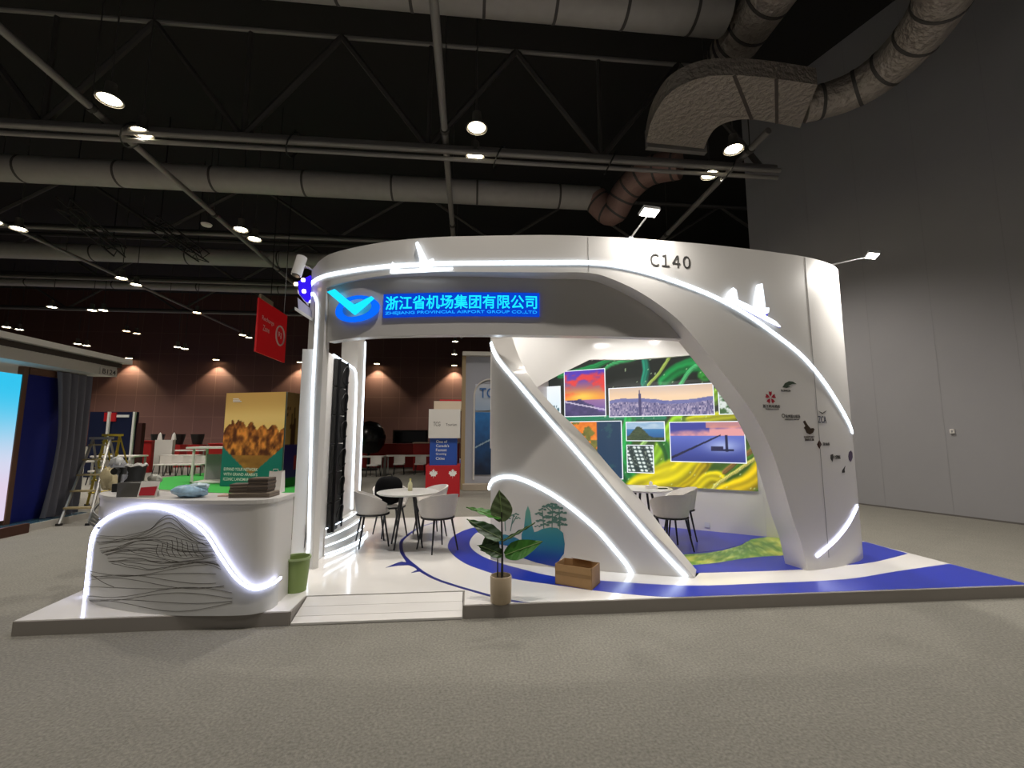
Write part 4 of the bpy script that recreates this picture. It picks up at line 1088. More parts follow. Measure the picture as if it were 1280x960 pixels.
# big roof truss crossing the view
tr = empty('roof_truss', (0, 9.5, 8.05), 'nearest dark steel roof truss crossing the whole view, with pipes slung under it', 'roof truss')
YT = 9.5
for nm, z, r_, dy in (('bottom_chord', 8.12, .10, .0), ('service_pipe', 7.98, .055, -.16), ('service_pipe', 7.86, .05, -.05)):
    MB().tube([(-16, YT+dy, z+.0), (7.35, YT+dy, z)], r_, 10).build(nm, M_pipe, tr)
MB().tube([(-16, YT, 10.72), (7.35, YT, 10.72)], .05, 8).build('top_chord', M_pipe, tr)
for x in range(-15, 7, 2):
    k = (x+15)//2
    MB().bar((x, YT, 8.12 if k % 2 else 10.72), (x+2, YT, 10.72 if k % 2 else 8.12), .07, 6).build('web_bar', M_truss, tr)
    if k % 2: MB().bar((x, YT+.03, 8.12), (x, YT+.03, 10.72), .055, 6).build('web_post', M_truss, tr)
for x in (-12.5, -7.2, -3.9, .6, 3.2, 6.1):
    MB().tube([(x+.12*math.cos(a), YT-.05+.24*math.sin(a), 7.98+.24*math.cos(a)) for a in frange(0, 2*PI, 14)], .018, 5, False).build('pipe_hanger', M_black, tr)
def far_truss(Y, label):
    t = empty('roof_truss', (0, Y, 9), label, 'roof truss')
    MB().bar((-32, Y, 8.9), (19, Y, 8.9), .11, 6).build('bottom_chord', M_truss, t); MB().bar((-32, Y, 10.9), (19, Y, 10.9), .09, 6).build('top_chord', M_truss, t)
    MB().bar((-32, Y-.25, 8.75), (19, Y-.25, 8.75), .05, 6).build('service_pipe', M_pipe, t)
    for i, x in enumerate(range(-32, 18, 3)):
        MB().bar((x, Y, 8.9 if i % 2 else 10.9), (x+3, Y, 10.9 if i % 2 else 8.9), .06, 5).build('web_bar', M_truss, t)
far_truss(16.2, 'second dark roof truss behind the nearest one, above the booth')
far_truss(21.5, 'third dark roof truss, in the middle depth of the hall')
far_truss(27.0, 'farthest dark roof truss, in front of the brown back wall')
# pipes running away from the camera
for (x, lab) in ((-7.75, 'long grey pipe running away overhead, left of the other two'), (-.62, 'long grey pipe running straight away overhead above the name panel'), (6.45, 'long grey pipe running away overhead on the right beside the foil duct')):
    r = empty('ceiling_pipe', (x, 12, 8.3), lab, 'pipe')
    MB().tube([(x, 8.45 if x > 5 else 3.5, 8.3), (x, 30, 8.3)], .075, 10).build('pipe_run', M_pipe, r)
    for y in ((9.1, 13.5, 18, 24) if x > 5 else (6, 9.1, 13.5, 18, 24)):
        MB().tube([(x, y-.05, 8.3), (x, y+.05, 8.3)], .10, 10).build('pipe_coupling', M_truss, r)
        MB().bar((x, y, 8.4), (x, y, CEIL-.01), .012, 5).build('pipe_hanger', M_truss, r)
x = -15.6
r = empty('ceiling_pipe', (x, 14, 8.5), 'long thin grey pipe running away overhead at the far left', 'pipe')
MB().tube([(x, 8, 8.7), (x, 31, 8.7)], .06, 10).build('pipe_run', M_pipe, r)
for y in (12, 18, 24): MB().bar((x, y, 8.76), (x, y, CEIL-.01), .012, 5).build('pipe_hanger', M_truss, r)
# thin conduit crossing near the top of the picture
# black lattice rigging beams
def lattice(label, a, b):
    a, b = Vector(a), Vector(b); t = empty('lattice_beam', tuple(a), label, 'rigging beam')
    d = (b-a).normalized(); s_ = d.cross(Vector((0, 0, 1))).normalized()*.17; u_ = Vector((0, 0, .17))
    cs_ = [s_+u_, s_-u_, -s_-u_, -s_+u_]
    for c in cs_: MB().bar(a+c, b+c, .028, 5).build('chord', M_lat, t)
    L = (b-a).length; n = int(L/.45); mb = MB()
    for k in range(n):
        p_, q_ = a+d*(L*k/n), a+d*(L*(k+1)/n)
        for i in range(4): mb.bar(p_+cs_[i if k % 2 else (i+1) % 4], q_+cs_[(i+1) % 4 if k % 2 else i], .014, 4)
    mb.build('lacing', M_lat, t)
    for e in (.15, .85):
        p_ = a+d*(L*e); MB().bar(p_+u_, (p_.x, p_.y, CEIL-.01), .015, 5).build('hoist_chain', M_lat, t)
lattice('black lattice rigging beam running away overhead at the far left', PY(78, 254, 13.7), PY(150, 315, 16.6))
lattice('black lattice rigging beam running away overhead, right of the other one', PY(188, 276, 13.9), PY(255, 322, 17.2))
# ducts
def duct(label, path, r_, m=M_duct, rings=0, name='air_duct', n=24):
    t = empty(name, tuple(path[0]), label, 'air duct')
    MB().tube(path, r_, n).build('duct_body', m, t)
    P = [Vector(p) for p in path]
    if rings:
        for k in range(rings):
            q = (k+.5)/rings; i = min(int(q*(len(P)-1)), len(P)-2); f_ = q*(len(P)-1)-i
            c = P[i]+(P[i+1]-P[i])*f_; d = (P[i+1]-P[i]).normalized()*.03; rr = r_ if not isinstance(r_, list) else r_[i]
            MB().tube([c-d, c+d], rr*1.025, n).build('duct_band', M_truss, t)
    return t
A0 = PY(380, -42, 7.6); A1 = PY(905, 18, 7.6)
duct('thick grey air duct crossing the top of the picture', [(A0.x-1.5, 7.6, A1.z), (A1.x, 7.6, A1.z)], .40, M_duct, 7)
zB = A1.z-.1
B0 = PZ(912, 78, zB-.2); 
duct('thick foil wrapped duct coming towards the viewer at the top right, closed end', [(B0.x, B0.y+.1, zB), (B0.x, B0.y-.4, zB), (B0.x+.04, 6.2, zB), (B0.x+.1, 3.0, zB)], .46, M_foil, 9, 'foil_duct')
c0 = PY(0, 210, 13.0); c1 = PY(748, 262, 13.0)
duct('long grey air duct crossing above the booth, second from the top', [(-19, 13.0, c0.z), (c1.x, 13.0, c0.z)], .36, M_duct, 9)
e0 = Vector((c1.x, 13.0, c0.z))
duct('reddish ribbed flexible duct elbow at the end of the long duct above the booth', smooth_path([e0+Vector((-.1, 0, -.02)), PY(765, 266, 12.8), PY(782, 240, 12.3), PY(810, 215, 11.6), PY(850, 205, 11.0)], 6), .40, mat('flex_duct_rose', '#8d6f66', .5, .2, bump=.5, bscale=24), 8, 'flexible_duct')
d0 = PY(0, 312, 20.3)
duct('grey air duct crossing the left half of the hall, below the lattice beams', [(-30, 20.3, d0.z), (1, 20.3, d0.z)], .36, M_duct, 8)
d0 = PY(0, 352, 25)
duct('thin far air duct crossing the left half of the hall, lowest of all', [(-34, 25.0, d0.z), (0, 25.0, d0.z)], .20, M_duct, 8)
# foil box duct that bends, then a round duct that climbs to the top right
ZD = 8.25
def pd(u, v, z=ZD): return PZ(u, v, z)
outer_ = smooth_path([pd(808, 178).xy, pd(815, 150).xy, pd(835, 118).xy, pd(870, 99).xy, pd(910, 94).xy, pd(960, 97).xy, pd(1022, 106).xy], 6)
inner_ = smooth_path([pd(880, 186).xy, pd(886, 172).xy, pd(895, 160).xy, pd(912, 152).xy, pd(935, 149).xy, pd(965, 153).xy, pd(1000, 160).xy], 6)
fd = empty('foil_box_duct', tuple(pd(850, 130)), 'wide crinkled foil box duct bending above the right end of the booth', 'air duct')
MB().prism([tuple(p) for p in outer_]+[tuple(p) for p in inner_[::-1]], ZD, ZD+.35).build('duct_body', M_foil, fd)
for k in (25, 31):
    a, b = outer_[k], inner_[k]; d = Vector((-(b-a).y, (b-a).x)).normalized()*.03
    MB().prism([a+d, a-d, b-d, b+d], ZD-.012, ZD-.001).build('duct_strap', mat('strap_tape', '#4a423c', .5), fd)
a, b = pd(808, 183).xy, pd(882, 190).xy; d = Vector((-(b-a).y, (b-a).x)).normalized()*.06
MB().prism([a+d, a-d, b-d, b+d], ZD-.05, ZD+.42).build('duct_flange', M_pipe, fd)
duct('thick round foil duct climbing along the grey wall to the top right corner', smooth_path([PZ(1006, 133, ZD+.24), PZ(1060, 116, ZD+.3), PZ(1105, 88, ZD+.35), PZ(1150, 42, ZD+.4), PZ(1185, -15, ZD+.45), PZ(1215, -90, ZD+.5)], 6), [.32+.004*i for i in range(31)], M_foil, 6, 'foil_duct')
# sprinkler heads / small ceiling devices
q = PZ(258, 283, 7.9); sd = empty('ceiling_speaker', tuple(q), 'small pale device hanging near the left overhead pipe', 'device')
MB().lathe([(0, 0), (.13, .02), (.15, .07), (.05, .10), (0, .10)], tuple(q), 14).build('device_body', mat('paper_white', '#e4e0da', .6), sd)
MB().bar(q+Vector((0, 0, .10)), (q.x, q.y, CEIL-.01), .012, 5).build('device_rod', M_truss, sd)

# ---------------------------------------------------------------- high bay lamps
M_lampb = mat('lamp_body', '#6d6a64', .5, .4)
g_lamp = glow('lamp_warm', '#fff3d0', 26); g_lampo = glow('lamp_amber', '#ffd9a0', 18)
def lamp_proto():
    r = empty('high_bay_lamp', (0, 0, 0), 'x', 'lamp')
    MB().lathe([(.0, .34), (.09, .34), (.10, .14), (.20, .02), (.215, .0), (.195, .0), (.17, .03), (0, .05)], (0, 0, 0), 20).build('lamp_shade', M_lampb, r)
    MB().lathe([(0, .006), (.165, .006), (.165, .016), (0, .016)], (0, 0, 0), 20).build('lamp_lens', g_lamp, r)
    MB().lathe([(.212, -.012), (.222, -.012), (.222, .010), (.212, .010), (.212, -.012)], (0, 0, 0), 20).build('lamp_ring', M_pipe, r)
    MB().bar((0, 0, .34), (0, 0, 3.985), .014, 6).build('lamp_rod', M_truss, r)
    return r
LP = None
def spot(name, parent, e, ang, col=(1, .93, .85), blend=.7, rad=.12):
    ld = bpy.data.lights.new(name, 'SPOT'); ld.energy = e; ld.spot_size = math.radians(ang); ld.spot_blend = blend; ld.color = col; ld.shadow_soft_size = rad
    o = bpy.data.objects.new(name, ld); COL.objects.link(o); o.parent = parent; o.location = (0, 0, -.03); return o
lamps = [
 ((137, 125), 8.0, 'round lamp at the top left, front one of the pair at the overhead pipe'),
 ((177, 166), 8.0, 'round lamp just under the truss at the left, rear of the top left pair'),
 ((596, 160), 8.0, 'round lamp above the name panel, just over the truss pipes'),
 ((594, 195), 8.0, 'round lamp above the name panel, just under the truss pipes'),
 ((917, 187), 8.0, 'round lamp under the foil box duct, upper one of the right pair'),
 ((887, 219), 8.0, 'round lamp under the foil box duct, lower one of the right pair'),
 ((301, 287), 8.0, 'left one of the two lamps beside the left overhead pipe, above the booth corner'),
 ((318, 299), 8.0, 'right one of the two lamps beside the left overhead pipe, above the booth corner'),
 ((-8, 277), 8.0, 'lamp cut by the left edge of the picture, next to the grey duct'),
 ((23, 286), 8.0, 'lamp near the left edge of the picture, right of the cut one'),
 ((152, 348), 8.0, 'left one of the two third row lamps under the lowest grey duct'),
 ((170, 356), 8.0, 'right one of the two third row lamps under the lowest grey duct'),
 ((65, 384), 8.0, 'single lamp high above the corner of the neighbouring booth'),
 ((115, 388), 8.0, 'faint lamp between the third row pair and the far lamps, left one'),
 ((129, 388), 8.0, 'faint lamp between the third row pair and the far lamps, right one'),
 ((246, 391), 8.0, 'amber lamp left of the red hanging banner'),
 ((158, 414), 8.0, 'amber far lamp under the third row, left one of the pair'),
 ((171, 417), 8.0, 'amber far lamp under the third row, right one of the pair'),
 ((8, 409), 8.0, 'far lamp above the roof of the neighbouring booth, left one'),
 ((24, 412), 8.0, 'far lamp above the roof of the neighbouring booth, right one'),
 ((97, 430), 7.3, 'small far lamp above the end of the neighbouring roof, left one'),
 ((108, 432), 7.3, 'small far lamp above the end of the neighbouring roof, right one'),
 ((222, 434), 7.0, 'far small lamp above the teal poster box, left one'),
 ((231, 436), 7.0, 'far small lamp above the teal poster box, right one'),
 ((303, 419), 7.9, 'far small lamp left of the red hanging banner, left one'),
 ((311, 422), 7.9, 'far small lamp left of the red hanging banner, right one'),
 ((569, 427), 7.9, 'far lamp seen through the arch, upper one of two'),
 ((568, 443), 7.3, 'far lamp seen through the arch, lower one of two'),
]
extra = [(-7.3, 3.0, 'round lamp high above the reception counter, out of view'), (0, 3.0, 'round lamp high above the ramp, out of view'), (6.2, 3.0, 'round lamp high above the right tip of the platform, out of view'), (-7.3, -2.5, 'round lamp behind the photographer, left'), (0, -2.5, 'round lamp right behind the photographer'), (6.5, -2.5, 'round lamp behind the photographer, right'), (-15, 6.0, 'round lamp out of view above the neighbouring booth, near one'), (-15, 9.6, 'round lamp out of view above the neighbouring booth, far one'), (11.0, 2.0, 'round lamp beside the grey wall, out of view at the right')]
def add_lamp(pos, label, e, ang=110, m=None, group='high bay lamps'):
    global LP
    if LP is None: LP = lamp_proto(); o = LP
    else: o = copy_tree(LP)
    o.location = pos; o['label'] = label; o['group'] = group
    ORG[o.name] = Vector((0, 0, 0))
    return o
todo = []
for (uv, z, lab) in lamps: 
    p = PZ(uv[0], uv[1], z); todo.append((p, lab, 620 if p.y < 20 else 420))
for (x, y, lab) in extra: todo.append((Vector((x, y, 8.0)), lab, 700 if y > 2.5 and x < 5 else ((190 if x > 9 else 420) if y > 2.5 and x > 5 else (380 if y > 2.5 else 250))))
made = [(add_lamp(p, lab, e), e) for p, lab, e in todo]
for o, e in made: spot('lamp_beam', o, e, 120)
for (o, e), (uv, z, lab) in zip(made, lamps):
    if 'amber' in lab:
        o.scale = (1, 1, 1)
        for c in o.children:
            if c.name.startswith('lamp_lens'): c.data = c.data.copy(); c.data.materials[0] = g_lampo
# wall washers on the back wall
for i, (u, v) in enumerate(((161, 448), (270, 450), (375, 453), (471, 455), (568, 457))):
    p = PY(u, v, 33.05)
    nm = ('leftmost', 'second from the left', 'just right of the red banner', 'just right of the lit posts of the left column', 'rightmost, beside the blue pavilion')[i]
    r = empty('wall_washer', tuple(p), 'downlight on the brown back wall, '+nm, 'wall lamp', 'wall washers')
    MB().lathe([(0, .12), (.18, .12), (.24, 0), (.22, 0), (0, .05)], tuple(p), 16).build('lamp_shade', M_lampb, r)
    MB().lathe([(0, .005), (.2, .005), (.2, .02), (0, .02)], tuple(p), 16).build('lamp_lens', glow('washer_warm', '#ffe2b0', 14), r)
    MB().box(p+Vector((0, .22, .14)), (.1, .44, .05)).build('lamp_bracket', M_truss, r)
    spot('washer_beam', r, 520, 100, (1, .86, .60), .35, .1)

# ================================================================== THE NEIGHBOURING BOOTH AT THE LEFT
nb = empty('neighbour_booth', (-8.2, 8.8, 0), 'neighbouring booth at the left edge with cyan screen, blue panel and grey curtain', 'exhibition booth')
XN = -7.62
def NX(u, v, dx=0): return PX(u, v, XN+dx)
f0 = NX(0, 672); f1 = NX(118, 652)
y0, y1 = 7.0, 10.0
MB().prism([(XN, y0), (XN, y1), (XN-4, y1), (XN-4, y0)], .0, .12).build('booth_base', mat('teal_gloss_floor', '#3d5f6c', .12), nb)
MB().prism([(XN+.02, y0), (XN+.02, y1+.02), (XN+.001, y1+.02), (XN+.001, y0)], .0, .125).build('base_edge', mat('base_edge_white', '#bdb9b2', .5), nb)
MB().prism([(XN+.10, y0), (XN+.10, 8.62), (XN+.03, 8.62), (XN+.03, y0)], .0, .16).build('timber_kerb', mat('kerb_brown', '#4a2a1e', .5), nb)
zt1, zt2, zt3 = NX(118, 446).z, NX(118, 452.5).z, NX(110, 461).z
za, zb_, zc = NX(0, 424).z, NX(0, 436).z, NX(0, 448).z
zA = (zt1+za)/2; 
MB().box((XN-1.9, (y0+y1)/2+.15, zA+.02), (4.3, y1-y0+.4, .10)).build('roof_band', mat('roof_white', '#c9c5bd', .5), nb)
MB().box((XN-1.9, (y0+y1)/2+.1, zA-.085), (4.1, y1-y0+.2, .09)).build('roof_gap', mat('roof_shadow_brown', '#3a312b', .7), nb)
MB().box((XN-1.9, (y0+y1)/2+.05, zA-.235), (4.05, y1-y0+.12, .20)).build('roof_beam', mat('roof_white', '#c9c5bd', .5), nb)
zr = zA-.34
XI = XN-.38
def NI(u, v): return PX(u, v, XI)
def vpanel(name, u0, u1, m, X, z0, z1, th=.06, extra=None):
    a = PX(u0, 560, X).y; b = PX(u1, 560, X).y
    return MB().box((X-th/2, (a+b)/2, (z0+z1)/2), (th, abs(b-a), z1-z0)).build(name, m, nb)
def screen_col(s, t):
    c = mix((.84, .86, .95), (.20, .78, .95), sstep(.35, .95, t)); return mix(c, (.93, .80, .90), .7*sstep(.45, .15, t)*fbm(s*3, t*4)*1.4)
yA, yB = 7.1, PX(17, 560, XI).y
picture('cyan_screen', printed('screen_backlit', .8, .3), (XI, yA, .2), (0, yB-yA, 0), (0, 0, zr-.35), 16, 40, screen_col, nb, .06)
vpanel('brown_post', 17.5, 24, mat('post_brown', '#6b4a38', .6), XI+.02, .12, zr, .10)
vpanel('blue_panel', 24, 78, mat('panel_deep_blue', '#0c1a78', .6), XI-.06, .12, zr-.05, .05)
MB().box((XI-.02, (PX(24, 560, XI).y+y1)/2, zr-.06), (.08, y1-PX(24, 560, XI).y, .12)).build('brown_lintel', mat('post_brown', '#6b4a38', .6), nb)
# curtain with an arched front edge, folded
ye = y1-.06
def curtain(s, t, sd):
    z = .13+(zr-.14)*t
    yl = PX(70-9*abs(2*t-1)**1.6, 560, XI+.1).y
    y = yl+(ye-yl)*s; x = XI+.10+.045*math.sin(s*26+.6*math.sin(t*3))-(.02 if sd else 0)+.05*s
    return Vector((x, y, z))
MB().shell(60, 16, curtain, 0).build('grey_curtain', mat('curtain_grey', '#6c6c76', .85), nb)
sg = MB().box((XN+.14, y1-.12, zA-.26), (.02, .42, .16)); sg.build('stand_number_plate', mat('plate_white', '#cfcbc4', .5), nb)
mb = MB(); text_flat(mb, 'B124', (XN+.152, y1-.29, zA-.31), (0, 1, 0), (0, 0, 1), .34, .10, .002, 0, .01); mb.build('stand_number', M_ink, nb)

# ladders
def ladder(label, X, foot_u, foot_v, apex, wdt, m, m2, n, name='step_ladder'):
    p = PZ(foot_u, foot_v, 0); return p
def aladder(label, A, B, back, w_dir, wdt, mrail, mstep, n):
    """A front foot, B apex, back foot; w_dir width direction"""
    A, B, K = Vector(A), Vector(B), Vector(back); w = Vector(w_dir).normalized()*wdt/2
    r = empty('step_ladder', tuple(A), label, 'ladder')
    for s_ in (1, -1):
        MB().tube([A+w*s_*1.15, B+w*s_*.75], .026, 6).build('rail', mrail, r)
        MB().tube([K+w*s_*1.15, B+w*s_*.75], .020, 6).build('rear_rail', mrail, r)
        MB().box(A+w*s_*1.15+Vector((0, 0, .02)), (.07, .07, .04)).build('foot', M_black, r)
    for k in range(n):
        q = (k+1)/(n+.4); c = A+(B-A)*q; ww = wdt*(1.15-.40*q)
        MB().box(c, (ww, .13, .03), math.atan2(w.y, w.x)).build('step', mstep, r)
    MB().box(B+Vector((0, 0, .02)), (wdt*.85, .16, .05), math.atan2(w.y, w.x)).build('top_cap', mrail, r)
    return r
M_alu = mat('ladder_aluminium', '#a7a5a0', .4, .5); M_step = mat('ladder_step_wood', '#a8966c', .7); M_yel = mat('ladder_yellow', '#b5a02e', .5)
fa = PZ(83, 656, 0); fb = PZ(108, 657, 0)
aladder('aluminium step ladder with wooden treads standing at the end of the neighbouring booth', tuple(PZ(92, 657, 0)), tuple(PY(127, 549, 10.25)), tuple(PY(127, 549, 10.25)*1+Vector((.0, .55, -PY(127, 549, 10.25).z))), (1, .0, 0), .44, M_alu, M_step, 5)
aladder('yellow step ladder behind the left end of the reception counter', tuple(PZ(122, 630, 0)), tuple(PY(141, 545, 11.1)), tuple(PZ(160, 629, 0)), (.25, 1, 0), .42, M_yel, M_yel, 5)
sc = empty('work_table', (-10.2, 12.3, 0), 'cluttered white trestle table behind the ladders', 'table')
MB().box((-10.2, 12.3, 1.02), (1.6, .6, .04)).build('tabletop', mat('table_white', '#dcd9d4', .3), sc)
for x in (-10.9, -9.5):
    for y in (12.05, 12.55): MB().box((x, y, .50), (.05, .05, 1.0)).build('leg', M_alu, sc)
for k, (x, c, w_, h_, lab) in enumerate(((-10.6, '#98948a', .3, .22, 'pale carton on the left end of the cluttered trestle table'), (-10.2, '#86837c', .22, .28, 'grey carton on the cluttered trestle table, second from the left'), (-9.8, '#a09c92', .2, .34, 'tall pale carton on the cluttered trestle table'))):
    r = empty('carton', (x, 12.3, 1.04), lab, 'carton', 'cartons on the trestle table')
    MB().box((x, 12.3, 1.042+h_/2), (w_, .25, h_)).build('carton_body', mat('carton'+c[1:], c, .8), r)
    MB().box((x, 12.3, 1.045+h_), (w_*.98, .06, .004)).build('carton_tape', mat('tape_brown', '#8d6c42', .3), r)

# ================================================================== THE FAR STANDS
def carpet(name, lab, px, c, h):
    P = [PZ(u, v, 0) for u, v in px]
    o = MB().prism([(p.x, p.y) for p in P], .001, h).build(name, mat('carpet_'+c[1:], c, .95, noise=.12, nscale=8)); tag(o, lab, 'carpet')
carpet('green_carpet', 'bright green carpet around the teal poster box', [(170, 610), (205, 597), (268, 590), (420, 589), (420, 615), (300, 618)], '#2f9a3c', .008)
carpet('blue_carpet', 'blue carpet far behind the green one, under the far tables at the left', [(95, 577), (270, 576.5), (272, 583), (95, 584)], '#2e3c8c', .006)
carpet('purple_carpet', 'purple blue carpet far behind the round table, under the far tables in the arch', [(425, 576), (580, 574.5), (582, 584), (424, 585)], '#45407c', .006)
# teal poster box
k0 = PZ(274, 606, 0); k1 = PZ(351, 607.5, 0); 
kx = empty('poster_box', tuple(k0), 'tall teal box with a golden desert ruins poster on the green carpet', 'poster box')
k0, k1 = Vector((-8.15, 15.75, 0)), Vector((-5.95, 15.05, 0)); dk = (k1-k0).normalized(); nk = Vector((-dk.y, dk.x, 0)); KH = 3.08; KW = (k1-k0).length
MB().prism([k0.xy, k1.xy, (k1+nk*2.2).xy, (k0+nk*2.2).xy], .009, KH).build('box_body', mat('box_teal', '#107a70', .5), kx)
def poster(s, t):
    v_ = .42-.30*(1-abs(2*s-1))
    if t < v_: return (.05, .47, .43)
    c = mix((1, .84, .48), (.80, .64, .36), sstep(.55, 1.0, t)); c = mix(c, (.98, .85, .55), math.exp(-((t-.72)/.10)**2)*.7)
    ruin = .52+.20*fbm(s*7, 3)+.07*abs(math.sin(s*17))
    if s < .12: ruin -= .06
    if .33 < t < ruin: c = mix((.34, .16, .06), (.98, .62, .26), sstep(.25, .75, fbm(s*16, t*14)))
    elif t <= .33: c = mix((.75, .52, .22), (.50, .32, .14), fbm(s*8, t*22))
    return c
pf = picture('poster_front', printed('poster_print', 0, .5), k0-nk*.03+Vector((0, 0, .02)), dk*KW, Vector((0, 0, KH-.02)), 70, 90, poster, kx, .02)
def poster2(s, t):
    if t < .45: 
        c = (.16, .10, .36)
        if .18 < t < .32 and abs(s-.45) < .25: c = (.55, .12, .12)
        if t < .10: c = (.14, .42, .18)
        return c
    c = mix((.72, .55, .28), (.60, .48, .30), t)
    if fbm(s*16, t*2) > .55 and t < .85: c = (.28, .16, .06)
    return c
e0 = k1+dk*.03
picture('poster_side', printed('poster_print', 0, .5), e0+Vector((0, 0, .02)), nk*2.2, Vector((0, 0, KH-.02)), 40, 60, poster2, kx, .02)
wt = mat('print_white', '#e6e6e2', .6)
for i, ln in enumerate(('EXPAND YOUR NETWORK', "WITH GRAND ARABIA'S", 'ICONIC LANDMARKS')):
    mb = MB(); text_flat(mb, ln, k0-nk*.03+dk*.12+Vector((0, 0, .52-.16*i)), dk, (0, 0, 1), 1.30 if i < 2 else 1.12, .10, .004, 0, .012); mb.build('poster_lettering', wt, pf)
mb = MB()
for k in range(3): mb.plate([k0-nk*.032+dk*(.28+a_)+Vector((0, 0, 2.78+.045*k+b_)) for a_, b_ in ((0, 0), (.34-.06*k, 0), (.34-.06*k, .025), (0, .025))], tuple(-nk*.003))
mb.build('poster_mark', wt, pf)
# red banner
bu, bd_ = Vector((-6.0, 12.86, 0)), Vector((-6.0, 14.8, 0))
zt_, zb_ = 5.55, 4.0
bn_ = empty('hanging_banner', (-6, 13.8, 5.6), 'big red hanging banner reading Recharge Zone with a round white symbol', 'banner')
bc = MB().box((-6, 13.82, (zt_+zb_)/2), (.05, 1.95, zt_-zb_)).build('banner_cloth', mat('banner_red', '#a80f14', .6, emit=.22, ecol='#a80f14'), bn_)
MB().box((-5.99, 13.3, zt_+.06), (.06, .8, .14)).build('banner_header', mat('banner_beige', '#9a927c', .6), bn_)
for y in (13.6, 14.6): MB().bar((-6, y, zt_), (-6, y, CEIL-.01), .012, 5).build('banner_wire', M_lat, bn_)
mb = MB(); text_flat(mb, 'Recharge', (-5.974, 13.08, 4.94), (0, 1, 0), (0, 0, 1), .78, .17, .002, 0, .008); mb.build('banner_lettering', wt, bc); mb = MB(); text_flat(mb, 'Zone', (-5.974, 13.16, 4.68), (0, 1, 0), (0, 0, 1), .42, .17, .002, 0, .008); mb.build('banner_lettering', wt, bc)
mb = MB(); mb.tube([(-5.968, 14.32+.30*math.cos(a), 4.78+.30*math.sin(a)) for a in frange(0, 2*PI, 28)[:-1]], .028, 6, True); mb.build('banner_symbol', wt, bc); mb = MB(); text_flat(mb, 'RJ', (-5.974, 14.20, 4.69), (0, 1, 0), (0, 0, 1), .24, .20, .002, 0, .02); mb.build('banner_lettering', wt, bc)
# Canada totem behind the round table
tx, ty = -.72, 12.45
tt_ = empty('cube_totem', (tx, ty, 0), 'totem of white, blue and red cubes with maple leaves, seen behind the round table', 'totem')
TW = .88
rcb = MB().box((tx, ty+.45, .43), (.92, .9, .84)).build('red_cube', mat('cube_red', '#b3121c', .5), tt_)
bcb = MB().box((tx, ty+.46, 1.22), (.74, .74, .74)).build('blue_cube', mat('cube_blue', '#1f4aa0', .5), tt_)
wcb = MB().box((tx+.02, ty+.45, 1.99), (.86, .86, .80)).build('white_cube', mat('cube_white', '#d5d1cb', .5), tt_)
MB().box((tx+.08, ty+.70, 2.52), (.78, .5, .26)).build('top_block', mat('cube_cream', '#c9b9a4', .5), tt_)
MB().box((tx+.16, ty+.70, 2.67), (.62, .45, .05)).build('top_lid', mat('cube_red', '#b3121c', .5), tt_)
for i, ln in enumerate(('One of', "Canada's", 'Fastest', 'Growing', 'Cities')):
    mb = MB(); text_flat(mb, ln, (tx-.20, ty+.088, 1.46-.115*i), (1, 0, 0), (0, 0, 1), None, .075, .003, 0, .006); mb.build('cube_lettering', wt, bcb)
mb = MB(); text_flat(mb, 'TCG', (tx-.28, ty+.018, 1.92), (1, 0, 0), (0, 0, 1), .19, .12, .003, 0, .004); mb.build('cube_lettering', M_ink, wcb); mb = MB(); text_flat(mb, 'Tourism', (tx+.06, ty+.018, 1.93), (1, 0, 0), (0, 0, 1), .30, .07, .003); mb.build('cube_lettering', M_ink, wcb)
leafp = [(0, -.5), (.03, -.2), (.28, -.25), (.25, -.13), (.48, .05), (.40, .12), (.43, .28), (.27, .24), (.22, .33), (.10, .16), (.15, .42), (.07, .38), (0, .55)]
leafp = leafp+[(-x, y) for x, y in leafp[-2:0:-1]]
for cx_ in (tx-.25, tx+.27):
    mb = MB(); mb.plate([(cx_+x*.24, ty-.002, .62+y*.26) for x, y in leafp], (0, -.004, 0))
    mb.build('maple_leaf', wt, rcb)
# pale pavilion with ocean picture
pv = empty('pale_pavilion', (.9, 14, 0), 'pale arched pavilion wall with blue ocean pictures, left of the swoosh wall', 'pavilion')
MB().box((.95, 14.4, 2.1), (2.2, .5, 4.18)).build('pavilion_wall', mat('pavilion_grey', '#a3a5ae', .6), pv)
MB().box((-.20, 14.20, 2.1), (.12, .3, 4.18)).build('pavilion_post', mat('pavilion_beige', '#a48f6c', .6), pv)
MB().box((.95, 14.3, 4.25), (2.4, .8, .12)).build('pavilion_roof', mat('roof_white', '#c9c5bd', .5), pv)
MB().box((.9, 14.0, .10), (2.2, .5, .18)).build('pavilion_step', mat('pavilion_beige2', '#a79c8c', .6), pv)
def ocean(s, t):
    c = mix((.05, .12, .22), (.16, .45, .72), t+.5*(fbm(s*5, t*8)-.5)); 
    if .42 < t-.25*s < .44: c = (.6, .7, .75)
    if math.hypot((s-.75)*.6, t-.15) < .10: c = (.55, .32, .30)
    return c
picture('ocean_picture', printed('poster_print', 0, .5), (.17, 14.12, .45), (.95, 0, 0), (0, 0, 1.95), 40, 60, ocean, pv, .03)
def sky2(s, t): return mix((.60, .68, .78), (.78, .80, .84), t)
picture('sky_picture', printed('poster_print', 0, .5), (.17, 14.12, 2.45), (.95, 0, 0), (0, 0, .85), 10, 10, sky2, pv, .03)
mb = MB(); mb.tube([(.13, 14.12, .3), (.13, 14.12, 2.9)]+[(.13+.5-.5*math.cos(a), 14.12, 2.9+.55*math.sin(a)) for a in frange(.1, PI/2, 8)]+[(1.2, 14.12, 3.45)], .03, 6); mb.build('arch_trim', mat('cube_white', '#d5d1cb', .5), pv)
